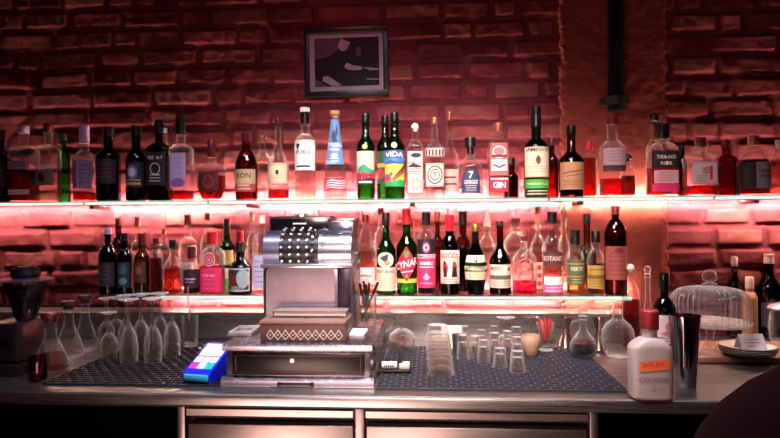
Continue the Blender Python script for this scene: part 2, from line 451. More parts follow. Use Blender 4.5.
WALLY = 2.298
def brick_wall():
    st = .0044
    xs = np.arange(-1.95, 1.95, st); zs = np.arange(.86, 2.62, st)
    X, Z = np.meshgrid(xs, zs); row_h = .0764
    wob = (noise2(X, Z, .21, 1)-.5)*.012
    r = np.floor((Z+wob-1.295)/row_h).astype(int); fz = (Z+wob-1.295)-r*row_h
    h = np.zeros_like(X); tone = np.zeros_like(X)
    for k in np.unique(r):
        rr = np.random.default_rng(900+int(k)); x = -2.3+rr.random()*.2
        edges = [x]
        while x < 2.3:
            x += rr.uniform(.165, .25) if rr.random() < .8 else rr.uniform(.09, .12)
            edges.append(x)
        edges = np.array(edges); nb = len(edges)
        prot = rr.uniform(-.004, .007, nb); tl = rr.uniform(-.05, .05, nb); tn = rr.uniform(.0, 1, nb)
        tz = rr.uniform(-.06, .06, nb); mh = rr.uniform(.005, .0085, nb); mv = rr.uniform(.005, .009, nb)
        sel = r == k
        xx = X[sel]+(noise2(X[sel], Z[sel], .05, 50+int(k) % 7)-.5)*.012; zz = fz[sel]
        j = np.clip(np.searchsorted(edges, xx)-1, 0, nb-2)
        dx = np.minimum(xx-edges[j], edges[j+1]-xx)-mv[j]; dz = np.minimum(zz, row_h-zz)-mh[j]
        # rounded corners
        rad = .010; ax = np.clip(rad-dx, 0, None); az = np.clip(rad-dz, 0, None)
        d = rad-np.hypot(ax, az)
        s = np.clip((d+.003)/.014, 0, 1); s = s*s*(3-2*s)
        cxm = (edges[j]+edges[j+1])/2
        h[sel] = s*(.0052+.5*prot[j]+tl[j]*(xx-cxm)*.4+tz[j]*(zz-row_h/2))
        tone[sel] = s*(.35+.65*tn[j])
    rough = (noise2(X, Z, .03, 2)-.5)*.003+(noise2(X, Z, .012, 3)-.5)*.0014+(noise2(X, Z, .006, 4)-.5)*.0006
    h = h+rough+(noise2(X, Z, .4, 5)-.5)*.006
    # spalled patches
    sp = np.clip((noise2(X, Z, .07, 6)-.72)/.1, 0, 1); h -= sp*.003
    V = np.stack([X, WALLY-h, Z], -1).reshape(-1, 3)
    nx, nz = len(xs), len(zs)
    idx = np.arange(nx*nz).reshape(nz, nx)
    q = np.stack([idx[:-1, :-1], idx[:-1, 1:], idx[1:, 1:], idx[1:, :-1]], -1).reshape(-1, 4)
    me = bpy.data.meshes.new('wall_back')
    me.vertices.add(len(V)); me.vertices.foreach_set('co', V.ravel())
    me.loops.add(q.size); me.loops.foreach_set('vertex_index', q.ravel())
    me.polygons.add(len(q)); me.polygons.foreach_set('loop_start', np.arange(0, q.size, 4))
    me.polygons.foreach_set('loop_total', np.full(len(q), 4)); me.update(); me.validate()
    at = me.attributes.new('brick_tone', 'FLOAT', 'POINT'); at.data.foreach_set('value', tone.ravel().astype(np.float32))
    me.polygons.foreach_set('use_smooth', np.ones(len(q), bool))
    m, nt, out = newmat('old_brick')
    b = nt.nodes.new('ShaderNodeBsdfPrincipled'); b.inputs['Roughness'].default_value = .85; b.inputs['Specular IOR Level'].default_value = .06
    a = nt.nodes.new('ShaderNodeAttribute'); a.attribute_name = 'brick_tone'
    cr = nt.nodes.new('ShaderNodeValToRGB'); e = cr.color_ramp.elements
    e[0].position = 0; e[0].color = (*lin(MORTAR), 1); e[1].position = 1; e[1].color = (*lin(BRICK2), 1)
    k = e.new(.3); k.color = (*lin(BRICK0), 1); k = e.new(.65); k.color = (*lin(BRICK1), 1)
    nt.links.new(a.outputs['Fac'], cr.inputs[0])
    tc = nt.nodes.new('ShaderNodeTexCoord'); no = nt.nodes.new('ShaderNodeTexNoise'); no.inputs['Scale'].default_value = 9; no.inputs['Detail'].default_value = 8
    nt.links.new(tc.outputs['Object'], no.inputs['Vector'])
    mx = nt.nodes.new('ShaderNodeMix'); mx.data_type = 'RGBA'; mx.blend_type = 'MULTIPLY'; mx.inputs[0].default_value = 1
    c2 = nt.nodes.new('ShaderNodeValToRGB'); c2.color_ramp.elements[0].position = .3; c2.color_ramp.elements[0].color = (.62, .56, .6, 1)
    c2.color_ramp.elements[1].position = .7; c2.color_ramp.elements[1].color = (1, 1, 1, 1)
    nt.links.new(no.outputs['Fac'], c2.inputs[0])
    nt.links.new(cr.outputs[0], mx.inputs[6]); nt.links.new(c2.outputs[0], mx.inputs[7]); nt.links.new(mx.outputs[2], b.inputs['Base Color'])
    nt.links.new(b.outputs[0], out.inputs[0]); me.materials.append(m)
    o = bpy.data.objects.new('wall_back', me); COL.objects.link(o); structure(o)

MORTAR, BRICK0, BRICK1, BRICK2 = '#74343a', '#6a2a30', '#7c343a', '#92504c'
brick_wall()
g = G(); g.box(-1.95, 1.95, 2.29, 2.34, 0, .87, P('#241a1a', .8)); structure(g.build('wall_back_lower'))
g = G(); g.box(-2.6, 2.6, -1.2, 2.34, -.05, 0, P('#2a1c18', .55, var=.3, scale=8)); structure(g.build('floor'))

# plaster pier with a rough chipped left edge
def pier():
    x0 = onY(562, 100, 2.25)[0]; x1 = onY(671, 240, 2.25)[0]
    nx, nz = 70, 420; V = []; zs = np.linspace(.87, 2.62, nz); us = np.linspace(0, 1, nx)
    yf = 2.280
    U, Z = np.meshgrid(us, zs)
    jl = (noise2(U*0+1, Z, .012, 21)-.5)*.012+(noise2(U*0+1, Z, .05, 22)-.5)*.012
    jr = (noise2(U*0+1, Z, .012, 23)-.5)*.014+(noise2(U*0+1, Z, .06, 24)-.5)*.014
    X = x0+jl+(x1+jr-x0-jl)*U
    Y = yf-(noise2(X, Z, .18, 25)-.5)*.004-(noise2(X, Z, .03, 26)-.5)*.0015-(noise2(X, Z, .01, 29)-.5)*.001
    kk = np.where(Z > 1.40, .25, 1.0)
    bead = np.exp(-((U-.02)/.018)**2)*.008*(.4+noise2(X*0+1, Z, .010, 27))+kk*np.exp(-((U-.98)/.018)**2)*.008*(.4+noise2(X*0+1, Z, .012, 28))
    Y = Y-bead
    F0 = np.stack([X, Y, Z], -1)
    L = F0[:, :1].copy(); L[..., 1] = 2.33; Rr = F0[:, -1:].copy(); Rr[..., 1] = 2.33
    A = np.concatenate([L, F0, Rr], 1); n = A.shape[1]; idx = np.arange(A.shape[0]*n).reshape(A.shape[0], n)
    q = np.stack([idx[:-1, :-1], idx[:-1, 1:], idx[1:, 1:], idx[1:, :-1]], -1).reshape(-1, 4)
    me = bpy.data.meshes.new('wall_pier'); me.from_pydata(A.reshape(-1, 3).tolist(), [], q.tolist())
    me.polygons.foreach_set('use_smooth', [True]*len(me.polygons)); me.set_sharp_from_angle(angle=1.0)
    me.materials.append(P('#7e3830', .8, var=.22, scale=14, key='old_plaster'))
    o = bpy.data.objects.new('wall_pier', me); COL.objects.link(o); structure(o)
pier()

# dark service pipe down the plaster pier
t = thing('service_pipe', (onY(618.5, 60, 2.22)[0], 2.252, 1.705), 'black service pipe running down the plaster pier', 'pipe')
g = G(); g.lathe([(0, 0), (.026, 0), (.028, .004), (.028, .91), (0, .912)], P('#050304', .9), 28); g.build('pipe_body', t)
g = G(); g.lathe([(.029, 0), (.034, 0), (.034, .03), (.029, .03)], P('#0e090b', .5), 28, (0, 0, .02)); g.box(-.05, .05, .022, .03, .022, .048, P('#0e090b', .5), .002); g.build('wall_clamp', t)

# steel upstand with a lip, behind the worktop
UX0, UX1 = -1.95, onY(640, 330, 2.16)[0]
zt = .995

# worktop
t = thing('steel_worktop', (0, 1.49, .90), 'long brushed steel back bar worktop with upstand along the brick wall', 'worktop')
g = G()
prof = [(1.495+.004, .868), (1.495, .874), (1.4945, .890), (1.497, .897), (1.503, .9), (1.62, .9), (2.282, .9), (2.282, .868)]
g.prism([(y-1.49, z-.90) for y, z in prof], -1.95, 1.95, STEEL, 'x'); g.build('worktop', t, 25)
g = G(); prof = [(2.176, .9005), (2.176, .985), (2.170, .987), (2.169, .993), (2.172, .996), (2.282, .996), (2.282, .9005)]
g.prism([(y-1.49, z-.90) for y, z in prof], UX0, UX1, STEEL, 'x'); g.build('upstand', t, 25)

# drawer unit under the worktop
cx0 = onY(179, 420, 1.53)[0]; cx1 = onY(597, 420, 1.53)[0]
t = thing('drawer_unit', ((cx0+cx1)/2, 1.53, 0), 'brushed steel drawer unit under the worktop', 'drawer unit')
w2 = (cx1-cx0)/2; ST2 = steel('brushed_steel_front', '#b4aaa6', .34, (2, 60, 60))
g = G(); g.box(-w2, w2, .03, .60, .06, .86, P('#191516', .5)); g.build('carcass', t)
for s in (-1, 1):
    g = G(); g.box(s*w2-.02 if s > 0 else -w2, s*w2 if s > 0 else -w2+.02, -.012, .03, .0, .866, ST2, .003); g.build('post', t)
mid = onY(360, 420, 1.53)[0]-(cx0+cx1)/2
g = G(); g.box(mid-.012, mid+.012, -.008, .03, .06, .866, ST2, .003); g.build('post', t)
for (a, b) in ((-w2+.026, mid-.016), (mid+.016, w2-.026)):
    g = G(); g.box(a, b, -.006, .0290, .60, .818, ST2, .003); dr = g.build('drawer', t)
    g = G(); g.prism([(-.012, .838), (-.016, .842), (-.016, .858), (.024, .862), (.024, .858), (-.011, .853), (-.009, .838)], a, b, ST2, 'x')
    g.build('pull_lip', dr)
# black sheet put in for the deep shade of the open bays either side
g = G(); g.box(-1.95, 1.95, 2.17, 2.20, .0, .866, P('#060506', .85)); structure(g.build('bay_shade_1'))

# ---- glass shelves
GLASS_SHELF = refr('#fafffd', 1.5)
def shelf(label, x0, x1, zt_):
    t = thing('glass_shelf', ((x0+x1)/2, 2.15, zt_), label, 'shelf'); h = (x1-x0)/2
    g = G(); g.box(-h, h, -.090, .085, -.0135, 0, GLASS_SHELF, .0012, seg=1); g.build('glass_pane', t, 20)
    k = max(2, int(h*2/.55)); M_ = P('#8a8488', .3, 1.0)
    for i in range(k+1):
        xx = -h+.08+(2*h-.16)*i/k
        g = G(); g.box(xx-.009, xx+.009, .02, .13, -.026, -.0145, M_, .002); g.build('bracket', t)
    return t
sx0, sx1 = -1.9, 1.75
shelf('long upper glass shelf glowing along its front edge', sx0, sx1, 1.395)
lx0, lx1 = onY(92, 296, 2.06)[0], onY(632, 297, 2.06)[0]
shelf('shorter lower glass shelf with a bare end beside the dark red bottle', lx0, lx1, 1.070)

# ---- light strips fixed to the wall just behind each shelf
def strip(label, x0, x1, z, s, col='#ffdcc8', ek=1.0, lo=-.08, hi=.34):
    t = thing('light_strip', ((x0+x1)/2, 2.250, z), label, 'light strip'); h = (x1-x0)/2
    g = G(); A_ = [lo+(hi-lo)*k/12 for k in range(13)]
    g.rings([[(x, .0065*math.cos(q), .0062*math.sin(q)) for q in A_] for x in (-h+.004, h-.004)], emit(col, s)); g.build('diffuser', t)
    g = G(); g.box(-h, h, -.0032, -.0002, -.0064, .0064, P('#c8c4c0', .4)); g.build('housing', t)
    g = G(); g.box(-h+.002, h-.002, -.0046, -.0033, -.0055, .0055, emit('#e4fff2', EDGE*ek)); g.build('edge_glow_emitter', t)  # weak emitter added behind the pane so its front edge glows
xs_ = [-1.9]+[onY(p, 200, 2.25)[0] for p in (95, 215, 545, 705)]+[1.7]
strip('dim light strip behind the left end of the upper glass shelf', xs_[0], xs_[1]-.004, 1.389, LED*.16, lo=-1.2, hi=-.1)
strip('fading light strip behind the dark bottles of the upper glass shelf', xs_[1], xs_[2]-.004, 1.389, LED*.32, lo=-.8, hi=.3)
strip('bright light strip behind the middle of the upper glass shelf', xs_[2], xs_[3], 1.389, LED)
strip('light strip behind the upper shelf in front of the plaster pier', onY(545, 200, 2.25)[0]+.004, onY(705, 200, 2.25)[0], 1.389, LED*1.0)
strip('light strip behind the right end of the upper glass shelf', onY(705, 200, 2.25)[0]+.004, 1.7, 1.389, LED*.22, lo=-1.2, hi=.12)
strip('bright light strip behind the lower glass shelf', onY(168, 296, 2.25)[0], onY(628, 296, 2.25)[0], 1.0635, LED*.5, lo=-.6, hi=.4)

# ---- framed photograph on the wall
def picture():
    a = onY(304, 28, 2.275); b = onY(389, 95, 2.275)
    w, h = b[0]-a[0], a[2]-b[2]
    t = thing('framed_photograph', ((a[0]+b[0])/2, 2.296, b[2]), 'small black framed photograph hanging on the brick wall', 'picture')
    t.rotation_euler = (0, math.radians(-.6), 0)
    fm = P('#0a0708', .4); f = .020
    g = G()
    for x0, x1, z0, z1 in ((-w/2, w/2, 0, f), (-w/2, w/2, h-f, h), (-w/2, -w/2+f, f, h-f), (w/2-f, w/2, f, h-f)):
        g.box(x0, x1, -.022, 0, z0, z1, fm, .002)
    g.build('frame', t)
    g = G(); g.box(-w/2+f, w/2-f, -.012, -.004, f, h-f, P('#e6d6de', .6)); g.build('mount', t)
    g = G(); x0, x1, z0, z1 = -w/2+f+.019, w/2-f-.015, f+.018, h-f-.018
    g.box(x0, x1, -.0136, -.0125, z0, z1, P('#120b0e', .5, var=.5, scale=30))
    L = P('#d8c2cc', .6, var=.3, scale=40); M2 = P('#7d5562', .6, var=.4, scale=30)
    def pg(pts, m, y=-.0145): g.prism([(x0+(x1-x0)*u, z0+(z1-z0)*v) for u, v in pts], y, y+.0006, m)
    pg([(.0, .56), (.22, .62), (.36, .74), (.42, 1), (0, 1)], M2)
    pg([(.36, .82), (.42, .99), (.5, .93), (.56, .9), (.5, .74), (.42, .72)], L, -.0150)
    pg([(.13, .2), (.2, .22), (.42, .02), (.28, .0), (.12, .12)], L, -.0150)
    pg([(.0, .18), (.0, .0), (.2, 0)], M2)
    pg([(.46, .4), (.5, .48), (.6, .42), (.72, .40), (.74, .33), (.6, .32), (.5, .34)], L, -.0150)
    pg([(.74, .38), (.88, .36), (.99, .34), (.99, .31), (.85, .31)], L, -.0150)
    pg([(.8, .14), (.99, .13), (.99, .11), (.8, .12)], L, -.0150)
    pg([(.64, .78), (.72, .8), (.72, .62), (.65, .6)], M2, -.0150)
    g.build('print', t)
    g = G(); g.box(-w/2+f, w/2-f, -.0175, -.0165, f, h-f, thin('#f4eef2', .9, .03, .6)); g.build('glazing', t)
picture()

# ------------------------------------------------------------------ ceiling lights and added fills
def area(name, loc, target, size, power, col, sy=None):
    l = bpy.data.lights.new(name, 'AREA'); l.size = size; l.energy = power; l.color = lin(col)
    if sy: l.shape = 'RECTANGLE'; l.size_y = sy
    o = bpy.data.objects.new(name, l); COL.objects.link(o); o.location = loc
    d = Vector(target)-Vector(loc); o.rotation_euler = d.to_track_quat('-Z', 'Y').to_euler(); return o
def spot(name, loc, target, power, col, ang, blend=.6, rad=.06):
    l = bpy.data.lights.new(name, 'SPOT'); l.energy = power; l.color = lin(col); l.spot_size = math.radians(ang); l.spot_blend = blend; l.shadow_soft_size = rad
    o = bpy.data.objects.new(name, l); COL.objects.link(o); o.location = loc
    d = Vector(target)-Vector(loc); o.rotation_euler = d.to_track_quat('-Z', 'Y').to_euler(); return o
spot('ceiling_spot', (-.15, 1.25, 2.75), (-.12, 1.75, .9), 160, '#fff0ee', 58, .8)
al = area('ceiling_lamp', (-.1, 1.15, 2.6), (-.1, 1.66, .9), .7, 17, '#eef0ff', .35); al.data.spread = math.radians(85)
spot('ceiling_spot', (.55, 1.2, 2.75), (.5, 1.85, .9), 62, '#ffd9d8', 56, .9)
spot('ceiling_spot', (-.9, 1.2, 2.75), (-.9, 1.8, .9), 17, '#d8b0ff', 56, .9)
spot('label_fill_spot', (-.15, -.5, 2.15), (.02, 2.1, 1.14), 270, '#ffe2d6', 33, .8)  # unseen spot added to brighten the bottle labels from the front
area('front_fill', (.1, -1.1, 1.75), (0, 2.2, 1.1), 2.2, 1.3, '#ffb8c8', 1.1)  # unseen soft panel added to give the metals something pale to reflect
spot('picture_fill', (-.30, 1.05, 3.0), (-.31, 2.28, 1.88), 22, '#ff9cc0', 20, 1.0, .1)  # unseen spot added to lift the framed picture off the dark wall
spot('red_wall_fill', (.15, -.6, 2.3), (.0, 2.28, 1.75), 9, '#ff3c80', 52, 1.0, .2)  # unseen red fill added to tint the upper wall
al = area('low_warm_fill', (-.45, .45, .5), (-.1, 1.6, .8), .7, 5, '#ffcabc'); al.data.spread = math.radians(120)  # unseen low area light added to warm the drawer fronts
w = bpy.data.worlds.new('night'); scn.world = w; w.use_nodes = True
bg = w.node_tree.nodes.get('Background') or w.node_tree.nodes.new('ShaderNodeBackground')
bg.inputs[0].default_value = (.30, .03, .08, 1); bg.inputs[1].default_value = .05

scn.view_settings.view_transform = 'Standard'; scn.view_settings.look = 'None'
scn.view_settings.exposure = 0.0; scn.view_settings.gamma = 1.0; scn.view_settings.use_curve_mapping = False
cy = scn.cycles
cy.max_bounces = 24; cy.transmission_bounces = 20; cy.glossy_bounces = 6; cy.diffuse_bounces = 2; cy.transparent_max_bounces = 48
cy.caustics_reflective = False; cy.caustics_refractive = False; cy.sample_clamp_indirect = 4.0; cy.use_denoising = True

# ------------------------------------------------------------------ bottles
def ink(c, r=.6): return P(c, r, var=.08, scale=120)
WHITE, CREAM, TAN, GREY, LAV = ink('#e9e1da'), ink('#dcc9a6'), ink('#c3a37c'), ink('#b9b0b2'), ink('#a793b6')
BLK, NAVY, RED, DRED, PINK, GOLD = ink('#151013'), ink('#1d2a4a'), ink('#c2182c'), ink('#6d1022'), ink('#e0306e'), ink('#b98a3c')
GRN, DGRN, BLUE, ORG, TEAL, PLUM = ink('#1f8a4a'), ink('#154a30'), ink('#4a78b4'), ink('#d9622a'), ink('#2c6a70'), ink('#3a1428')
L_RED, L_AMB, L_WHI, L_PNK, L_ORG = liquor('#d81f2a'), liquor('#9a3a12'), liquor('#f8f2ee', .2), liquor('#f0447a'), liquor('#e8762e')
L_GRN, L_DRK, L_BRN, L_OLI, L_PAL = liquor('#d4f4c8'), liquor('#2a0c12'), liquor('#5c1c0e'), liquor('#c8b870'), liquor('#f0c8b4', .2)
C_BLK, C_RED, C_WHT, C_COP = P('#0d0b0d', .35), P('#b3121f', .4), P('#e6dedb', .4), P('#b06a50', .35, .6)
C_DRD, C_LAV, C_GLD, C_CRK, C_GRN = P('#5a0f18', .4), P('#b79cc4', .4), P('#b8924a', .3, .8), P('#b98a62', .8), P('#123f26', .4)
def lines(u0, u1, v0, v1, n, mat, h=.025):
    r = random.Random(int(1000*(u0+v0+n))); out = []
    for i in range(n):
        v = v0+(v1-v0)*i/max(1, n-1); a = r.uniform(0, .25)*(u1-u0)/2
        out.append(('rect', u0+a, v, u1-a, v+h, mat))
    return out
def frame_(mat, m=.05, w=.02, s=1.0):
    return [('rect', -1+m, m*.6, 1-m, m*.6+w, mat), ('rect', -1+m, 1-m*.6-w, 1-m, 1-m*.6, mat),
            ('rect', -1+m, m*.6, -1+m+w*1.6, 1-m*.6, mat), ('rect', 1-m-w*1.6, m*.6, 1-m, 1-m*.6, mat)]
B = bottle

# ---- upper shelf, from its left end to its right end
B('dark bottle cut off by the left edge of the photo on the upper shelf', 2, 17, 130, 140, 150, 160, 'uf', DARK, .4, liq=(L_DRK, 150), cap=(C_BLK,),
  lab=[(164, 188, .9, PLUM, lines(-.6, .6, .3, .7, 3, GREY))])
B('square clear bottle half full of brown spirit, upper shelf left end', 24.5, 24, 126, 133, 146, 152, 'uf', CLEAR, .36, 'round', 5, .85,
  liq=(L_AMB, 171), cap=(C_LAV,), lab=[(190, 195, .9, WHITE, []), (162, 170, .92, LAV, lines(-.7, .7, .4, .8, 2, PLUM, .06))])  # white strip at the base paints a reflection, not a label
B('squat clear bottle with green liquid at its base and white band', 49, 21, 124, 132, 145, 152, 'uf', CLEAR, .36, 'round', 4, .85,
  liq=(L_GRN, 191), cap=(C_DRD,), lab=[(165, 169, .92, WHITE, []), (170, 186, .9, ink('#7d6a62'), [('ell', -.2, .5, .35, .3, PLUM)])])
B('slim green bottle behind the square clear ones at the left end', 64.5, 12, 133, 140, 150, 160, 'ub', GREEN, .42, cap=(C_GRN,))
B('tall clear bottle with lavender cap, violet label and red base', 85, 21, 125, 143, 151, 162, 'uf', CLEAR, .4, liq=(L_RED, 193), cap=(C_LAV,),
  lab=[(161, 189, .93, ink('#80678f'), [('rect', -.12, .05, .0, .95, LAV)]+lines(.1, .8, .2, .8, 5, PLUM))])
B('dark bottle with long neck next to the lavender-capped bottle', 109, 23, 127, 137, 148, 157, 'uf', DARK, .42, liq=(L_DRK, 150), cap=(C_BLK,),
  lab=[(160, 184, .92, ink('#2a1620'), lines(-.6, .6, .25, .75, 4, ink('#6d4a55')))])
B('dark bottle with gold and blue label, left of the black square bottle', 137, 20, 126, 136, 149, 161, 'uf', DARK, .42, liq=(L_DRK, 150), cap=(C_BLK, 'foil'),
  lab=[(163, 188, .93, ink('#1c1218'), [('ell', 0, .6, .45, .3, ink('#46608c')), ('ell', .0, .6, .3, .18, GREY), ('rect', -.7, .1, .7, .2, GOLD), ('rect', -.7, .27, .7, .31, GOLD)])])
B('black square bottle with grey lettering near the left end', 160, 21, 120, 133, 143, 150, 'uf', thin('#1d0c10', .3), .36, 'round', 6, .95, liq=(L_DRK, 149), cap=(C_BLK,),
  lab=[(153, 186, .93, BLK, [('text', 'OLD No 9', 0, .78, .1, GREY, 1.4), ('ring', 0, .5, .5, .18, .16, GREY)]+lines(-.6, .6, .12, .3, 3, GREY))])
B('clear bottle neck standing behind the black square bottle', 165.5, 15, 128, 132, 147, 158, 'ub', CLEAR, .3, cap=(C_WHT,))
B('clear bottle with dark cap, lavender label and red liquid at its base', 182, 22, 118, 134, 144, 152, 'uf', CLEAR, .38, 'round', 4, .9, liq=(L_RED, 191), cap=(C_BLK,),
  lab=[(154, 188, .72, LAV, [('ell', 0, .14, .9, .13, ink('#8a4b86'))]+lines(-.5, .5, .4, .85, 4, ink('#8c78a0')))])
B('short flat flask of red liqueur with dark stopper', 212, 28, 140, 157, 163, 172, 'uf', CLEAR, .26, 'ball', 2.6, .7, liq=(liquor('#c01520'), 176), cap=(C_DRD,),
  lab=[(173, 191, .7, ink('#4b1410'), [('ring', 0, .5, .5, .35, .15, RED)]+lines(-.5, .5, .3, .7, 3, ink('#8c2b20')))])
B('red-brown bottle with wide shoulders and cream label', 247, 22, 133, 141, 150, 166, 'uf', thin('#d86450', .4), .38, liq=(liquor('#b04a2c'), 156), cap=(C_DRD,),
  lab=[(170, 192, .93, TAN, [('rect', -1, .0, 1, .35, ink('#b3453c')), ('text', 'RON', 0, .6, .22, DRED)]+lines(-.6, .6, .1, .25, 2, CREAM, .05))])
B('clear bottle with amber framed label behind a slim-necked bottle', 263, 17, 136, 142, 152, 162, 'ub', CLEAR, .34, cap=(C_COP,), lab=[(163, 192, .9, None, frame_(ink('#a04a2a'), .05, .05))])
B('clear slim-necked bottle with cream label and red base', 279, 21, 118, 125, 140, 164, 'uf', CLEAR, .26, 'long', liq=(L_RED, 190), cap=(C_DRD,),
  lab=[(164, 184, .92, CREAM, frame_(GOLD, .1, .03)+[('ell', .1, .55, .14, .12, BLK)]+lines(-.6, .6, .2, .38, 3, TAN))])
B('clear bottle with black neck, white cap and tall white label', 306, 21, 108, 124, 134, 143, 'uf', CLEAR, .40, liq=(L_WHI, 172), cap=(C_BLK, 'two', C_WHT), capr=1.05,
  lab=[(141, 171, .95, WHITE, [('poly', [(-.62, .84), (-.4, .9), (-.25, .82), (-.4, .72), (-.42, .64), (-.5, .7)], BLK), ('text', 'PURO', 0, .52, .13, ink('#5d5560'), 1.2), ('rect', -.55, .1, .5, .16, BLK), ('rect', -.6, .22, 0, .25, GREY)])])
B('cone-shaped clear bottle wrapped in a blue pointed label', 336, 23, 111, 117, 119, 183, 'uf', CLEAR, .34, 'cone', liq=(L_WHI, 124), cap=(C_CRK, 'cork'),
  lab=[(120, 165, .97, ink('#5f83ad'), [('poly', [(-1, 0), (-1, .12), (.2, .02), (.2, 0)], ink('#84a2c2')), ('poly', [(-.35, .62), (-.1, .78), (.1, .7), (.3, .9), (.45, .72), (.25, .58), (.4, .48), (-.2, .48)], NAVY),
       ('text', 'TYUBU', 0, .385, .085, WHITE, 1.7), ('text', 'VODKA', 0, .30, .05, WHITE, 1.1), ('ell', 0, .19, .3, .045, ink('#c8d4e4'))]+lines(-.5, .5, .06, .12, 2, ink('#c8d4e4'), .015)),
       (178, 191, .94, WHITE, [('rect', -1, .02, 1, .98, RED)]+[('poly', [(-.9+i*.1, .1+.18*i), (-.2, .22+.18*i), (.5, .12+.18*i), (.95, .22+.18*i), (.95, .28+.18*i), (.5, .19+.18*i), (-.2, .29+.18*i), (-.9+i*.1, .17+.18*i)], WHITE) for i in range(4)], 'base_label')])
mez = [('rect', -1, .5, 1, 1, CREAM), ('rect', -1, .0, 1, .22, BLK), ('poly', [(-1, .3), (-.6, .5), (-.1, .62), (.4, .48), (1, .42), (1, .2), (-1, .2)], ink('#2c8a62')),
       ('poly', [(-.9, .34), (-.3, .4), (.3, .33), (.9, .36), (.9, .16), (.3, .2), (-.3, .14), (-.9, .2)], ink('#d32a4e')), ('text', 'TIPI', -.05, .18, .13, BLK, 1.3), ('rect', -.6, .05, .6, .1, WHITE)]
B('green bottle with a mountain landscape label, left of a pair of green bottles', 366.5, 18, 114, 123, 134, 147, 'uf', GREEN, .40, 'slope', liq=(L_GRN, 130), cap=(C_BLK,),
  lab=[(152, 185, .95, CREAM, mez), (145, 150, .3, None, [('ell', 0, .5, 1, .5, ink('#b0a26a'))], 'seal')])
B('green bottle half hidden behind the blue-and-yellow labelled one', 386, 17, 116, 124, 135, 147, 'ub', GREEN, .4, 'slope', cap=(C_BLK,),
  lab=[(152, 184, .93, DGRN, [('rect', -1, .5, 1, .62, GOLD), ('ell', -.4, .3, .3, .16, RED)])])
B('green bottle with blue, yellow and pink landscape label', 395.5, 20, 113, 122, 134, 148, 'uf', GREEN, .38, 'slope', liq=(L_GRN, 130), cap=(C_BLK,),
  lab=[(151, 187, .96, ink('#274d86'), [('rect', -1, .0, 1, .62, ink('#d8c34a')), ('poly', [(-1, .6), (-.3, .72), (.6, .66), (1, .7), (1, .78), (-1, .78)], ink('#3f78b8')), ('text', 'VIDA', 0, .82, .13, WHITE, 1.5, .05),
        ('poly', [(.0, .3), (.9, .62), (1, .62), (1, .5), (.1, .22)], ink('#4d2a1c')), ('poly', [(-.2, .22), (.9, .5), (.95, .42), (-.1, .12)], ink('#8a4a2c')), ('ell', -.6, .22, .35, .12, PINK), ('ell', -.25, .34, .14, .05, PINK), ('poly', [(-1, 0), (-.6, .14), (0, .16), (.5, .2), (1, .12), (1, 0)], ink('#24964a'))]),
       (143, 149, .3, None, [('ell', 0, .5, 1, .5, ink('#b0a26a'))], 'seal')])
B('clear bottle with pale crown stopper and red circle emblem', 416, 16, 123, 131, 140, 150, 'uf', CLEAR, .34, 'round', 4, .95, liq=(L_WHI, 152), cap=(C_WHT, 'ball'),
  lab=[(152, 193, .93, ink('#d8c0b0'), [('ell', .1, .9, .6, .06, BLK), ('text', 'ESPOLI', 0, .70, .05, BLK, 1.5), ('poly', [(-.9, .62), (-.2, .72), (.9, .62), (.2, .6)], BLK), ('ring', .1, .2, .62, .14, .14, RED), ('ring', .1, .2, .38, .085, .2, RED)]+lines(-.8, .8, .44, .56, 3, ink('#7a4a44'), .02))])
B('clear tall-necked bottle with a black ringed square emblem', 435.5, 20, 118, 124, 138, 150, 'uf', CLEAR, .3, 'long', 3, .95, liq=(L_WHI, 146), cap=(C_COP,),
  lab=[(149, 158, .93, ink('#c9a79a'), [('rect', -.85+.3*i, .2, -.7+.3*i, .85, BLK) for i in range(6)]+[('rect', -.9, .05, .9, .14, BLK)]),
       (164, 187, .9, ink('#cdbcae'), frame_(BLK, .06, .02)+[('ring', 0, .5, .72, .4, .14, BLK), ('ring', 0, .5, .45, .25, .18, BLK), ('text', 'T', 0, .4, .2, BLK)], 'emblem_label'),
       (190, 194, .8, None, lines(-.8, .8, .3, .7, 2, BLK, .2), 'base_lettering')])
B('clear pointed bottle with a dark seal standing between two front bottles', 450.5, 17, 112, 120, 138, 156, 'ub', CLEAR, .28, 'long', cap=(C_COP,),
  lab=[(137, 142, .5, None, [('ell', 0, .5, .5, .5, BLK)], 'seal'), (170, 192, .9, ink('#d8a898'), lines(-.8, .8, .3, .6, 2, DRED, .08))])
B('rounded clear bottle with arched navy label and black stopper', 471, 24.5, 138, 154, 158, 171, 'uf', CLEAR, .32, 'round', 2.4, .9, liq=(L_WHI, 165), cap=(C_BLK, 'flat'), capr=1.0,
  lab=[(169, 194, .93, None, [('ell', 0, .62, .66, .37, NAVY), ('rect', -.66, .0, .66, .62, NAVY), ('text', '7', 0, .6, .26, WHITE), ('rect', -.5, .5, .5, .53, GREY), ('text', 'LEYENDA', 0, .38, .09, WHITE, .95)]+lines(-.45, .45, .12, .3, 3, GREY)+[('rect', -.95, .0, -.7, .2, GREY), ('rect', .7, .0, .95, .2, GREY)])])
B('tall square clear gin bottle with red and white arched label', 499, 20, 123, 132, 139, 147, 'uf', CLEAR, .42, 'round', 5, .9, liq=(L_PAL, 140), cap=(C_COP,),
  lab=[(144, 176, .9, ink('#c05a52'), [('ell', 0, .72, .72, .2, ink('#e8c8c0')), ('ell', 0, .74, .55, .13, ink('#b06a70')), ('rect', -.8, .56, .8, .64, DRED), ('rect', -.8, .14, .8, .5, ink('#e2c3ba')), ('poly', [(-.6, .3), (0, .22), (.6, .3), (.6, .36), (0, .28), (-.6, .36)], RED)]),
       (178, 192, .9, RED, [('text', 'GIN', 0, .25, .4, WHITE, 1.3), ('rect', -.9, .85, .9, .95, WHITE)], 'base_label')])
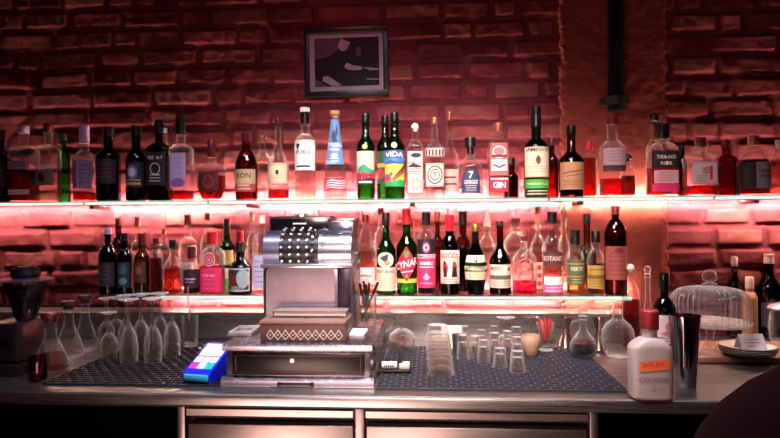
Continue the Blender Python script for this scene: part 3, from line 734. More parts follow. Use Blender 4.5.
B('short amber bottle with black cap peeking from behind the gin bottle', 511.5, 15, 158, 166, 172, 178, 'ub', BROWN, .5, liq=(L_AMB, 176), cap=(C_BLK,))
B('large dark green whiskey bottle with cream label and green band', 537, 24, 107, 127, 139, 148, 'uf', DGREEN, .40, 'round', liq=(L_GRN, 146), cap=(C_BLK, 'foil'), capr=1.04,
  lab=[(148, 178, .97, CREAM, [('text', 'JAMESON', 0, .80, .12, BLK, 1.75, -.04), ('ell', 0, .56, .17, .12, ink('#8a4a30')), ('ell', 0, .62, .09, .1, DRED), ('poly', [(-.14, .5), (.14, .5), (0, .4)], DRED)]+lines(-.6, .6, .18, .34, 3, TAN)+[('rect', -1, .0, 1, .03, GOLD)]),
       (180, 189, .97, ink('#3f9a3a'), [('text', 'TRIPLE DISTILLED', 0, .4, .2, CREAM, 1.5)], 'green_band'), (190, 196, .97, ink('#1d1a10'), lines(-.8, .8, .2, .7, 2, CREAM, .15), 'base_label')])
B('reddish bottle showing from behind the large green whiskey bottle', 552.5, 13, 138, 146, 154, 162, 'ub', thin('#b83a34', .4), .4, cap=(C_DRD,))
B('dark brown whisky bottle with a plain tan label', 572, 24, 126, 134, 150, 161, 'uf', BROWN, .36, 'slope', liq=(liquor('#4a120a'), 152), cap=(C_BLK,),
  lab=[(163, 190, .96, ink('#a97a54'), [('poly', [(-.7, .62), (.6, .74), (.6, .68), (-.7, .56)], ink('#7d3a2a')), ('poly', [(-.5, .5), (.7, .6), (.7, .56), (-.5, .46)], ink('#7d3a2a'))]+lines(-.8, .8, .1, .32, 4, ink('#7d5238')))])
B('plain bottle of bright red liqueur behind, left of the cream-topped bottle', 590, 14, 142, 149, 154, 160, 'ub', CLEAR, .42, liq=(liquor('#d81a20'), 158), cap=(C_RED,))
B('clear bottle of red spirit with grey label and dark band, before the pier', 613, 24, 114, 124, 138, 149, 'uf', CLEAR, .40, 'slope', 3, .95, liq=(liquor('#e0222a'), 179), cap=(C_DRD,),
  lab=[(149, 172, .9, ink('#a8848a'), [('rect', -1, .0, 1, .26, ink('#3a1a20'))]+lines(-.7, .7, .45, .85, 4, ink('#7d5a62')))])
B('small amber bottle with dark stopper behind the grey-labelled red one', 628.5, 14, 154, 161, 166, 172, 'ub', CLEAR, .42, liq=(L_AMB, 176), cap=(C_BLK, 'ball'))
B('square bottle with wide black cap, black label and pink base', 663, 27, 124, 139, 143, 151, 'uf', CLEAR, .46, 'round', 6, .85, liq=(liquor('#e04050'), 168), cap=(C_BLK,),
  lab=[(152, 169, .96, BLK, [('text', 'THE BLACK', 0, .55, .2, CREAM, 1.35), ('text', 'PARK', 0, .18, .2, CREAM, .8)]),
       (171, 184, .86, ink('#d8a0a0'), lines(-.7, .7, .2, .8, 4, ink('#b05a60'), .04), 'lower_label'), (185, 192, .95, PINK, [], 'base_band')])
B('bottle with round black stopper behind the square black-labelled one', 655, 16, 113, 124, 139, 152, 'ub', CLEAR, .3, cap=(C_BLK, 'ball'), capr=1.5)
B('thin dark red bottle between the two square bottles right of the pier', 682.5, 10, 146, 153, 158, 164, 'ub', thin('#7a1a1e', .4), .5, cap=(C_BLK,))
B('broad square clear bottle with white label and red base', 701, 29, 138, 147, 152, 159, 'uf', CLEAR, .34, 'round', 6, .75, liq=(L_RED, 186), cap=(C_DRD,),
  lab=[(162, 185, .86, ink('#cfb4b2'), frame_(ink('#a0605c'), .06, .03)+[('ell', .1, .6, .3, .16, ink('#b87a6a')), ('rect', .35, .2, .55, .8, RED)]+lines(-.7, .2, .15, .35, 3, ink('#8a6664')))])
B('red bottle standing behind the gap near the right end', 727, 21, 140, 148, 155, 163, 'ub', thin('#c22a2e', .5), .36, 'round', 5, .8, liq=(liquor('#c81a22'), 168), cap=(C_DRD,))
B('round-shouldered bottle with dark and grey label at the right end', 754, 29, 136, 145, 152, 165, 'uf', CLEAR, .3, 'round', 2.6, .85, liq=(liquor('#7a1a1e'), 160), cap=(C_COP,),
  lab=[(163, 189, .94, ink('#8f8088'), [('rect', -1, 0, -.2, 1, ink('#2a161c')), ('text', 'HAVA', .4, .6, .12, BLK, .9), ('text', 'RUM', .4, .4, .12, BLK, .7), ('ell', .3, .84, .2, .1, GOLD)])])
B('pale bottle cut off by the right edge on the upper shelf', 779, 15, 140, 148, 155, 164, 'uf', CLEAR, .36, liq=(L_PAL, 160), cap=(C_WHT,))

# ---- lower shelf, from its left end to its right end
B('dark bottle with bare glass neck at the left end of the lower shelf', 108, 18, 228, 234, 244, 257, 'lf', DARK, .34, liq=(L_DRK, 246), cap=(C_LAV,),
  lab=[(262, 286, .93, ink('#2c1c28'), lines(-.6, .6, .3, .8, 4, ink('#6d5560')))])
B('reddish bottle behind the two dark bottles on the lower shelf', 118.5, 14, 218, 226, 237, 247, 'lb', thin('#a04a44', .4), .42, cap=(C_DRD,))
B('dark bottle with teal label second from the left on the lower shelf', 124.8, 14, 233, 240, 249, 257, 'lf', DARK, .42, liq=(L_DRK, 250), cap=(C_BLK,),
  lab=[(262, 287, .93, ink('#1d3038'), [('ell', 0, .7, .6, .2, ink('#3a5a62')), ('ell', .1, .25, .5, .14, ink('#6a8288'))])])
B('clear bottle with pink cap behind the amber bottle', 138, 14, 217, 226, 240, 250, 'lb', CLEAR, .4, cap=(P('#d08a90', .4),))
B('amber bottle with dark cap and brown label left of the orange one', 142, 15, 233, 244, 251, 260, 'lf', OLIVE, .42, liq=(L_OLI, 256), cap=(C_DRD,),
  lab=[(262, 282, .8, ink('#5a2a20'), [('ell', -.1, .6, .5, .2, ink('#8c5a3a'))])])
B('slim clear bottle with dark cap and red-brown contents', 156, 12.6, 238, 244, 249, 256, 'lf', CLEAR, .42, liq=(liquor('#9a2a20'), 258), cap=(C_DRD,))
B('clear bottle with thin neck behind the orange liqueur', 164.5, 12, 229, 234, 243, 252, 'lb', CLEAR, .36, cap=(C_COP,))
B('small bottle of orange liqueur with ring emblem', 172.5, 16.5, 240, 248, 255, 267, 'lf', CLEAR, .36, 'slope', 3, .95, liq=(L_ORG, 268), cap=(C_BLK,),
  lab=[(262, 276, .6, None, [('ell', .2, .8, .3, .16, DRED)], 'seal'), (278, 290, .9, None, [('ring', 0, .5, .45, .45, .25, ink('#8a2c14')), ('rect', .6, .2, .9, .9, ink('#c05a2a')), ('rect', -.9, .2, -.6, .9, ink('#c05a2a'))], 'ring_label')])
B('tall clear bottle with copper cap behind the plum-labelled bottle', 188, 17, 215, 225, 237, 244, 'lb', CLEAR, .38, cap=(C_COP,), lab=[(262, 286, .9, ink('#d8b8a8'), lines(-.7, .7, .3, .7, 3, TAN))])
B('small round bottle with plum label and dark red cap', 192, 16.6, 246, 258, 262, 269, 'lf', CLEAR, .48, liq=(liquor('#5a1420'), 270), cap=(C_DRD,),
  lab=[(270, 287, .95, PLUM, [('rect', -.6, .45, .6, .55, LAV), ('rect', -.5, .3, .5, .35, LAV)])])
B('clear bottle with slender neck behind the pink bottle', 207.5, 14, 213, 220, 233, 243, 'lb', CLEAR, .32, cap=(C_COP,))
B('hot pink gin bottle with red cap and round emblem', 212.6, 23, 232, 244, 247, 256, 'lf', CLEAR, .40, 'round', 4, .85, liq=(liquor('#f02a62'), 266), cap=(C_RED,),
  lab=[(252, 266, .6, None, [('ring', 0, .5, .85, .5, .16, ink('#e07a98')), ('ring', 0, .5, .5, .3, .25, ink('#e07a98')), ('ell', 0, .5, .2, .12, ink('#e07a98'))], 'emblem'), (267, 291, .97, ink('#e02a5c'), [('text', 'PINK', 0, .62, .1, ink('#f0a0b8'), 1.0)]+lines(-.5, .5, .12, .5, 3, ink('#e86a90')))])
B('green bottle with black cap behind the pink gin', 227, 15, 219, 234, 240, 249, 'lb', GREEN, .40, liq=(L_GRN, 246), cap=(C_BLK,), lab=[(250, 264, .95, ink('#a8804a'), lines(-.7, .7, .3, .7, 3, DRED)), (268, 278, .95, CREAM, [], 'lower_label')])
B('clear bottle with red cap behind the squat dark green one', 240.6, 11, 231, 241, 247, 255, 'lb', CLEAR, .5, cap=(C_RED,))
B('squat dark green bottle with silver framed label', 240.2, 23, 242, 252, 257, 268, 'lf', thin('#16301e', .35), .36, 'slope', liq=(liquor('#0f1c10'), 262), cap=(C_BLK,), capr=1.05,
  lab=[(267, 291, .93, ink('#1e1e20'), frame_(ink('#b8b4b8'), .05, .05)+[('ell', .45, .55, .5, .38, ink('#8f9a96')), ('poly', [(-.8, .2), (-.2, .2), (-.1, .6), (-.4, .8), (-.8, .7)], DRED)]+lines(-.6, .6, .12, .2, 2, GREY))])
B('tall clear bottle behind, just left of the cash register', 252.4, 10.5, 212, 221, 233, 242, 'lb', CLEAR, .4, cap=(C_WHT,))
B('clear bottle with grey label half hidden by the cash register', 262, 18, 215, 223, 233, 243, 'lf', CLEAR, .34, 'round', 4, .9, cap=(C_WHT,), lab=[(255, 288, .9, ink('#a8a0b8'), lines(-.7, .7, .2, .8, 5, ink('#6a6280')))])
B('cone-shouldered clear bottle with white label right of the register', 365.5, 20.5, 215, 222, 226, 252, 'lf', CLEAR, .27, 'cone', liq=(L_PAL, 252), cap=(C_DRD,),
  lab=[(267, 284, .93, ink('#ddc4ba'), [('poly', [(-.6, .5), (-.1, .62), (.6, .52), (.6, .44), (-.1, .5), (-.6, .4)], ink('#a07a6a'))]+lines(-.7, .5, .15, .3, 2, TAN))])
B('clear bottle with dark red cap behind the eagle-labelled green bottle', 381, 13, 208, 214, 228, 240, 'lb', CLEAR, .38, cap=(C_DRD,))
B('green bottle with cream label below a round eagle emblem', 386, 19, 213, 225, 235, 252, 'lf', GREEN, .36, 'slope', liq=(liquor('#d8f0b0'), 232), cap=(C_BLK,),
  lab=[(267, 290, .96, ink('#dcc4a8'), [('text', 'FERNET BRANCA', 0, .76, .12, BLK, 1.75)]+lines(-.7, .7, .12, .55, 5, TAN)), (252, 267, .9, None, [('ell', 0, .5, .85, .5, ink('#d8d0bc')), ('ell', 0, .44, .62, .36, ink('#a8c0b8')), ('poly', [(-.55, .62), (-.1, .8), (.3, .9), (.2, .5), (.05, .25), (-.2, .45)], ink('#3a3018')), ('ell', .15, .3, .25, .16, GOLD)], 'emblem')])
B('green bottle with tall red cap and red diamond label', 406.8, 20.4, 209, 224, 232, 248, 'lf', GREEN, .36, 'slope', liq=(liquor('#b8e8a8'), 240), cap=(C_RED, 'foil'),
  lab=[(246, 281, .96, None, [('poly', [(0, 1), (.85, .5), (0, 0), (-.85, .5)], RED), ('ell', 0, .78, .2, .09, ink('#3f8a4a')), ('text', 'CYNAR', 0, .40, .2, WHITE, 1.9, 0, .1), ('rect', -.4, .27, .5, .3, WHITE, .05), ('ell', 0, .16, .1, .05, ink('#e07a70'))]),
       (278, 282, .97, ink('#c8b43a'), [], 'yellow_band')])
B('clear bottle with red cap behind the diamond-labelled green one', 416.5, 12, 219, 226, 236, 247, 'lb', CLEAR, .4, cap=(C_RED,))
B('dark bottle with hot pink label and black cap', 426.3, 18, 212, 225, 230, 239, 'lf', CLEAR, .44, 'round', 2, 1, liq=(L_DRK, 240), cap=(C_BLK,),
  lab=[(239, 254, .97, ink('#170d14'), [('ell', 0, .45, .3, .36, PINK), ('ring', 0, .45, .2, .22, .3, WHITE)]), (254, 287, .98, ink('#d42a58'), [('rect', -1, .88, 1, 1, ink('#d8b0bc')), ('text', 'RAMAZZOTTI', 0, .90, .07, PLUM, 1.8), ('text', 'AMARO', 0, .68, .1, WHITE, 1.2), ('rect', -.6, .6, .6, .63, WHITE), ('poly', [(-.3, .3), (0, .44), (.3, .3), (0, .22)], ink('#f0a0b8')), ('rect', -.5, .12, .5, .15, ink('#f0a0b8'))], 'pink_label')])
B('amber bottle behind, between the pink label and the red-capped white label', 437.5, 14, 212, 221, 236, 247, 'lb', thin('#c88a5a', .5), .34, liq=(L_AMB, 266), cap=(C_COP,))
B('dark vermouth bottle with red cap and figures on a white label', 449.8, 19, 215, 231, 235, 247, 'lf', DARK, .42, 'round', liq=(L_DRK, 240), cap=(C_RED,),
  lab=[(250, 283, .97, ink('#d6beac'), [('text', 'ROCCO', 0, .78, .13, RED, 1.6, .05), ('ell', -.4, .45, .22, .2, RED), ('ell', -.45, .62, .1, .07, BLK), ('poly', [(-.55, .2), (-.25, .2), (-.3, .5), (-.5, .5)], BLK), ('ell', .35, .5, .2, .15, ink('#8a3a2c')), ('poly', [(.1, .2), (.6, .2), (.5, .5), (.2, .5)], BLK), ('ell', .3, .62, .09, .06, RED)]+lines(-.8, .8, .05, .13, 2, ink('#8c6a58'), .015))])
B('brown bottle with tall black neck behind the waisted green bottle', 463, 16, 211, 224, 236, 248, 'lb', BROWN, .46, liq=(L_BRN, 250), cap=(C_BLK, 'foil'))
B('waisted green bottle with arched lettering and a leaf on cream label', 475.5, 22.5, 224, 231, 240, 258, 'lf', DGREEN, .30, 'waist', liq=(liquor('#0e1a10'), 244), cap=(C_GLD,),
  lab=[(255, 279, .97, CREAM, [('text', 'MONTENEGRO', 0, .46, .13, BLK, 1.7, .12), ('poly', [(0, .98), (.1, .85), (.25, .8), (.08, .76), (0, .66), (-.08, .76), (-.25, .8), (-.1, .85)], BLK)]+lines(-.7, .7, .1, .32, 3, TAN))])
B('clear bottle with pale neck behind the waisted green bottle', 487, 16, 212, 226, 236, 248, 'lb', CLEAR, .40, cap=(C_WHT,))
B('brown long-necked bottle with cream label and dark stripe', 500, 21.4, 221, 226, 245, 262, 'lf', BROWN, .30, 'slope', liq=(liquor('#5a2412'), 240), cap=(C_BLK,),
  lab=[(264, 287, .97, ink('#d2bfa8'), [('text', 'MEZZO', -.4, .76, .13, BLK, .8), ('ell', .6, .8, .12, .08, BLK), ('rect', -.95, .36, .95, .54, ink('#5a5048'))]+lines(-.8, .8, .08, .26, 3, ink('#8f7c6a')))])
B('clear bottle with slanted lettering behind the pink-based bottle', 515.5, 22, 218, 226, 232, 243, 'lb', CLEAR, .34, 'round', cap=(C_DRD, 'cork'),
  lab=[(246, 268, .95, None, [('rect', -.95, .66, .95, .72, DRED, .22), ('rect', -.95, .2, .95, .25, DRED, .22), ('text', 'MUIR', 0, .34, .24, DRED, 1.3, 0, .22)], 'slanted_lettering')])
B('round clear bottle with pink liquid, left of the black-capped bottle', 524.3, 24, 236, 241, 248, 262, 'lf', CLEAR, .26, 'round', 2.4, .95, liq=(liquor('#f03a80'), 281), cap=(C_DRD, 'cork'),
  lab=[(258, 284, .85, None, [('text', 'SAN', 0, .66, .16, ink('#b86a70'), .6), ('text', 'COSMO', 0, .38, .16, ink('#b86a70'), 1.1), ('ring', 0, .5, .85, .5, .035, ink('#b86a70'))], 'embossed_lettering')])
B('clear bottle with amber neck and cork behind, near the black cap', 538, 15, 207, 214, 236, 248, 'lb', CLEAR, .30, liq=(L_PAL, 252), cap=(C_CRK,),
  lab=[(222, 230, .3, None, [('ell', 0, .5, 1, .5, GOLD)], 'seal'), (262, 288, .7, ink('#e0a890'), [('ell', 0, .8, .4, .1, RED), ('ell', 0, .5, .4, .1, RED), ('ell', 0, .2, .4, .1, RED)])])
B('tall clear bottle with black cap, slanted dark band and pink base label', 552.3, 20, 212, 223, 236, 249, 'lf', CLEAR, .38, 'round', liq=(L_PAL, 252), cap=(C_BLK,), capr=1.25,
  lab=[(252, 265, .97, ink('#4a2626'), [('text', 'BOTANIST', 0, .34, .36, ink('#d8b0a0'), 1.7, 0, .0)]), (276, 284, .9, WHITE, [], 'white_band'), (284, 292, .95, ink('#e85a90'), lines(-.8, .8, .2, .6, 2, WHITE, .1), 'pink_base_label')])
B('thin clear bottle with pale cap behind the olive-labelled bottle', 564, 11, 211, 217, 236, 248, 'lb', CLEAR, .42, cap=(C_COP,))
B('short bottle with olive green label and banded black cap', 575, 17.4, 230, 244, 249, 259, 'lf', CLEAR, .48, 'round', liq=(L_OLI, 282), cap=(C_BLK, 'foil'),
  lab=[(259, 284, .97, ink('#4d5a3a'), [('rect', -1, .8, 1, .84, GOLD), ('rect', -1, .3, 1, .34, GOLD), ('text', 'VERTE', 0, .55, .14, CREAM, 1.1)]+lines(-.6, .6, .08, .2, 2, TAN))])
B('tall olive bottle with black cap behind the two short ones', 587, 18, 214, 223, 242, 254, 'lb', OLIVE, .36, 'slope', liq=(L_OLI, 250), cap=(C_BLK,))
B('short amber bottle with yellow label and black cap', 595.6, 16.6, 231, 242, 250, 261, 'lf', CLEAR, .46, 'round', liq=(liquor('#a8842a'), 264), cap=(C_BLK,),
  lab=[(265, 288, .97, ink('#a8863c'), [('rect', -1, .42, 1, .58, ink('#6d4a20')), ('rect', -.7, .8, .7, .84, DRED)]+lines(-.6, .6, .1, .32, 3, ink('#6d4a20')))])
B('tall dark red bottle at the right end of the lower shelf', 615.5, 21.5, 206, 214, 219, 233, 'lf', thin('#a83a34', .35), .32, 'round', liq=(liquor('#b03a2c'), 236), cap=(C_COP,),
  lab=[(246, 279, .97, ink('#94443a'), lines(-.7, .7, .15, .8, 6, ink('#6d2a24'))+[('ell', 0, .88, .3, .07, DRED)])])

# ------------------------------------------------------------------ things on the worktop
ZT = .9005; ZM = .9065
def at(px, py, z=ZM):
    q = onZ(px, py, z); _, _, d = proj(q); return q[0], q[1], d/F     # x, y, metres per pixel
def hz(px, ytop, Y, z): return onY(px, ytop, Y)[2]-z

# rubber bar mats
def bar_mat(label, x0, x1, y0, y1, mat, rib):
    t = thing('rubber_bar_mat', ((x0+x1)/2, (y0+y1)/2, ZT), label, 'bar mat', 'rubber bar mats'); w, h = (x1-x0)/2, (y1-y0)/2
    g = G(); g.box(-w, w, -h, h, 0, .0022, mat)
    py = .021; px = .030; rows = int(2*h/py); cols = int(2*w/px)
    for r in range(rows+1):
        y = -h+r*(2*h-.004)/rows
        g.box(-w, w, y, y+.004, .0022, .0058, rib)
    for r in range(rows):
        ya = -h+r*(2*h-.004)/rows+.004; yb = -h+(r+1)*(2*h-.004)/rows
        for c in range(cols+1):
            x = -w+(c+(.5 if r % 2 else 0))*2*w/cols
            if x > w-.004: continue
            g.box(x, x+.0045, ya, yb, .0022, .0058, rib)
    g.build('mat', t, smooth=False)
xa = onZ(383, 389, ZT)[0]
RIBM = P('#2c2b33', .40); MATM = P('#060608', .7)
bar_mat('black rubber bar mat right of the cash register', -.148, onZ(628, 392, ZT)[0], 1.556, 2.05, MATM, RIBM)
bar_mat('black rubber bar mat left of the cash register', onZ(42, 385, ZT)[0], onZ(221, 386, ZT)[0], 1.56, 2.05, P('#050508', .6), P('#16151c', .45))

# ---- stemware
def stem_prof(kind, H, R):
    """closed outline, foot on z=0, wall thickness included; returns (r,z) list outer up then inner down"""
    if kind == 'flute':
        o = [(0, 0), (R*.98, 0), (R, .0015), (R*.6, .0045), (R*.2, .008), (.0042, .016), (.0036, H*.3), (.005, H*.40), (R*.45, H*.47), (R*.78, H*.6), (R*.9, H*.75), (R*.88, H*.9), (R*.82, H)]
        i = [(R*.82-.0013, H), (R*.88-.0016, H*.9), (R*.9-.0018, H*.75), (R*.75-.0018, H*.6), (R*.38, H*.48), (0, H*.435)]
    elif kind == 'wine':
        o = [(0, 0), (R*.86, 0), (R*.87, .0015), (R*.5, .005), (R*.15, .009), (.0042, .018), (.0036, H*.38), (.006, H*.44), (R*.5, H*.49), (R*.88, H*.6), (R, H*.72), (R*.95, H*.86), (R*.82, H)]
        i = [(R*.82-.0013, H), (R*.95-.0016, H*.86), (R-.0018, H*.72), (R*.87-.0018, H*.6), (R*.45, H*.505), (0, H*.465)]
    else:  # coupe
        o = [(0, 0), (R*.72, 0), (R*.73, .0015), (R*.4, .005), (R*.12, .009), (.0042, .018), (.0038, H*.55), (.007, H*.6), (R*.45, H*.66), (R*.8, H*.78), (R*.97, H*.92), (R, H)]
        i = [(R-.0014, H), (R*.97-.0018, H*.92), (R*.78, H*.79), (R*.42, H*.68), (0, H*.63)]
    return o+i
def stemglass(label, px, py, ytop, w, kind, group, z=ZM, mat=None, scale_r=1.0):
    x, y, s = at(px, py, z); H = hz(px, ytop, y, z); R = w*s/2
    t = thing({'flute': 'champagne_flute', 'wine': 'wine_glass', 'coupe': 'coupe_glass'}[kind], (x, y, z+.0004), label, 'glass', group)
    g = G(); g.lathe([(r, H-zz) for r, zz in stem_prof(kind, H, R)], mat or STEMG, 30); g.build('glass_body', t, 50)
    return t
GF = 'upside-down flutes on the left bar mat'
for lab_, px, py, yt, w in (
    ('foremost upside-down flute at the left of the flute cluster', 129, 362, 299, 20),
    ('foremost upside-down flute in the middle of the flute cluster', 153, 362, 298, 20),
    ('upside-down flute between and behind the two foremost flutes', 141, 354, 294, 19),
    ('upside-down flute at the back left of the flute cluster', 126, 351, 295, 17),
    ('upside-down flute at the front right of the flute cluster', 172, 355, 297, 19),
    ('upside-down flute at the back right of the flute cluster', 160, 348, 293, 18)):
    stemglass(lab_, px, py, yt, w, 'flute', GF)
GW = 'upside-down wine glasses by the flutes'
for lab_, px, py, yt, w in (('upside-down wine glass with clear stem, right of the corked decanters', 106.5, 348, 298, 16.5),
    ('rearmost upside-down wine glass just left of the flutes', 116, 345, 297, 18),
    ('upside-down wine glass in front of the other two, beside the flutes', 109, 358, 312, 18)):
    stemglass(lab_, px, py, yt, w, 'wine', GW)
stemglass('upside-down wine glass with wide foot behind the napkin holder', 402, 349, 311, 27, 'wine', None)
stemglass('upside-down wine glass at the back, against the steel upstand by the register', 395, 341, 312, 22, 'wine', None)
stemglass('upside-down coupe behind the shot glasses', 506, 345, 317, 25, 'coupe', 'upside-down coupes behind the shot glasses')
stemglass('upside-down coupe beside the ribbed cup', 531.5, 342, 317, 22, 'coupe', 'upside-down coupes behind the shot glasses')

# ---- tumblers and shot glasses, upside down
def tumbler_prof(H, r0, r1, base):
    return [(0, 0), (r0*.94, 0), (r0, .003), (r1, H), (r1-.0022, H), (r0-.003, base), (0, base)]
def tumbler_geo(H, rtop, rbot, base):   # upside down: wide rim on z=0
    return [(r, H-z) for r, z in tumbler_prof(H, rtop, rbot, base)]
def stack():
    x, y, s = at(441, 374); Ht = hz(438, 325, y, ZM); n = 5; hh = Ht*.40; step = (Ht-hh)/(n-1)
    names = ['lowest', 'second from the bottom', 'middle', 'second from the top', 'topmost']
    for k in range(n):
        t = thing('glass_tumbler', (x-.0022*k, y+.0008*k, ZM+.0004+k*step), names[k]+' glass tumbler of the nested stack on the right mat', 'glass', 'stacked glass tumblers')
        rb = 13.6*s-.0004*k; g = G()
        g.lathe([(r, hh-z) for r, z in [(0, 0), (rb*.70, 0), (rb*.74, .003), (rb, hh), (rb-.0011, hh), (rb*.74-.0012, hh-step+.0015), (rb*.6, hh-step-.001), (0, hh-step-.001)]], THICKG, 28, rip=.012, nrip=9); g.build('glass_body', t, 50)
stack()
shots = [('shot glass at the far left of the upside-down shot glasses', 463, 359, 335, 12.5, 'sq'),
  ('taller shot glass behind the far left one', 465, 350, 326, 9.5, 'r'), ('shot glass just right of the far left one', 475, 358, 336, 12, 'r'),
  ('third shot glass from the left along the front of the cluster', 483.5, 363, 340, 13, 'r'), ('shot glass at the back, just right of the taller back left one', 481, 349, 330, 12, 'r'),
  ('tall shot glass in the middle of the cluster', 495, 357, 333, 12, 'r'), ('shot glass at the back middle of the cluster', 494, 347.5, 326, 11, 'r'),
  ('short shot glass at the front, left of the foremost one', 500, 367, 348, 14.5, 'sq'), ('shot glass behind the front two short ones', 507, 357, 331, 12, 'r'),
  ('shot glass at the back right of the cluster', 516.5, 351, 327, 12, 'r'), ('shot glass just behind the foremost short one', 517.5, 360.5, 337, 12.5, 'r'),
  ('foremost shot glass of all, short and thick-based', 517.5, 371.5, 351, 16, 'sq')]
for lab_, px, py, yt, w, k in shots:
    x, y, s = at(px, py); H = hz(px, yt, y, ZM); R = w*s/2
    t = thing('shot_glass', (x, y, ZM+.0004), lab_[0].upper()*0+lab_, 'glass', 'upside-down shot glasses')
    g = G(); g.lathe(tumbler_geo(H, R*.76, R, H*.30), THICKG, 24, rip=.03 if k == 'sq' else 0, nrip=8); g.build('glass_body', t, 50)

# ---- glass with a bar spoon
x, y, s = at(190, 346); H = hz(190, 316, y, ZM); R = 8*s
t = thing('mixing_glass', (x, y, ZM+.0004), 'clear straight glass holding a bar spoon left of the register', 'glass')
g = G(); g.lathe([(0, 0), (R*.9, 0), (R, .004), (R, H), (R-.0016, H), (R-.002, .010), (0, .010)], STEMG, 28); g.build('glass_body', t, 50)
t = thing('bar_spoon', (x, y, ZM+.0112), 'thin steel bar spoon standing in the clear straight glass', 'spoon')
zt2 = onY(191, 286, y)[2]-ZM-.0112
g = G(); g.tube([(R*.35, 0, .012), (0, 0, H*.8), (-.004, -.003, zt2*.8), (-.003, -.004, zt2)], .0022, CHROME, 8); g.build('handle', t)
g = G(); g.lathe([(.0, 0), (.006, .002), (.0075, .008), (.005, .016), (.0015, .02)], CHROME, 16, (R*.35, 0, .0), sy=.45); g.build('bowl', t)

# ---- card terminal
x, y, s = at(196, 383, ZT+.006)
t = thing('card_terminal', (x, y, ZM), 'card payment terminal with lit white screen and blue sides left of the register', 'card reader', rz=-.16)
W_, D_ = .078, .185
NB = P('#0d1fb4', .3, coat=.6); KB = emit('#e9ecff', 1.15)
g = G(); poly = [(0, 0), (0, .022), (.010, .028), (.128, .078), (.142, .077), (.145, .068), (.11, 0)]
g.prism(poly, -W_/2, W_/2, NB, 'x'); g.build('housing', t, 25)
sl = math.atan2(.050, .118); Mt = Matrix.Translation((0, .010, .0283)) @ Matrix.Rotation(sl, 4, 'X')
g = G(); g.box(-W_/2+.006, W_/2-.006, .066, .122, 0, .0022, KB, .001, Mt); g.build('screen', t)
i = 0
for r in range(2):
    for c in range(3):
        m_ = KB if not (r == 0 and c in (0, 2)) else emit('#ff4fc0' if c == 0 else '#35e6e6', 1.0)
        g = G(); xx = -W_/2+.006+c*.0226
        g.box(xx, xx+.0205, .010+r*.027, .034+r*.027, 0, .003, m_ if r else (m_ if c != 1 else KB), .001, Mt); g.build('key', t)
g = G(); g.box(-W_/2+.004, W_/2-.004, -.004, .012, .004, .022, P('#2a9ab0', .3), .003); g.build('paper_slot', t)

# ---- napkin holder with roll, beside the register
x, y, s = at(391, 373)
t = thing('napkin_holder', (x+.008, y+.024, ZM), 'small black holder with arched band and white roll beside the register', 'napkin holder')
w = 17*s
g = G(); g.box(-w, w, -.024, .035, 0, .009, BLACK, .003); g.build('tray', t)
pts = [(math.cos(a), math.sin(a)) for a in [PI*k/16 for k in range(17)]]
ro, ri = 12.6*s, 8.6*s; hb = 12*s
poly = [(ro, 0), (ro, hb)]+[(ro*c, hb+ro*q) for c, q in pts[1:-1]]+[(-ro, hb), (-ro, 0), (-ri, 0), (-ri, hb)]+[(ri*c, hb+ri*q) for c, q in pts[::-1][1:-1]]+[(ri, hb), (ri, 0)]
n = len(poly); vs = [(a-.012, yy, b+.009) for yy in (-.004, .026) for a, b in poly]
fs = []
no = len(pts)+2
for j in range(no-1):
    a, b = j, j+1; c, d = n-1-j, n-2-j
    fs += [(a, b, d, c), (a+n, c+n, d+n, b+n), (a, a+n, b+n, b), (c, d, d+n, c+n)]
g = G(); g.add(vs, fs, P('#08080b', .35)); g.build('arched_band', t)
g = G(); g.tube([(-.033, -.014, .0195), (.008, -.014, .0195)], .0098, P('#d8d2d0', .5), 20); g.build('white_roll', t)
g = G(); g.box(.014, w-.004, -.02, .022, .0092, .022, P('#b8a890', .6), .002); g.build('coaster_pile', t)
for nm, u in (('ink_line', -.028),):
    g = G()
    for k in range(5): g.box(-.028+k*.006, -.0245+k*.006, -.0242, -.0236, .016, .023, BLK)
    g.build('lettering', t)

# white napkin pile and steel cup against the upstand
x, y, s = at(452, 349); t = thing('napkin_pile', (x, y+.02, ZM), 'upright pile of cream napkins behind the stack of tumblers', 'napkins')
g = G()
for k in range(8): g.box(-.034, .034, -.016+k*.004, -.0127+k*.004, 0, hz(452, 327, y, ZM)-.002*(k % 3), P('#d9c0ae', .8), .0006)
g.build('napkins', t)
x, y, s = at(457, 352); t = thing('steel_cup', (x, y-.002, ZM), 'small grey steel cup beside the cream napkin pile', 'cup')
g = G(); H = hz(457, 334, y, ZM); g.lathe([(0, 0), (.012, 0), (.016, H), (.0148, H), (.011, .003), (0, .003)], STEEL, 24); g.build('cup_body', t)

# ribbed cup
x, y, s = at(531, 354.5); t = thing('ribbed_cup', (x, y, ZM), 'small tan ribbed cup right of the shot glasses', 'cup')
H = hz(531, 335, y, ZM); R = 9.5*s; TANC = P('#b08a72', .45)
g = G(); g.lathe([(0, 0), (R*.62, 0), (R*.7, .003), (R*.95, H*.55), (R, H*.8), (R*.92, H), (R*.82, H), (R*.85, H*.8), (R*.6, .006), (0, .006)], TANC, 40, rip=.025, nrip=14); g.build('cup_body', t)

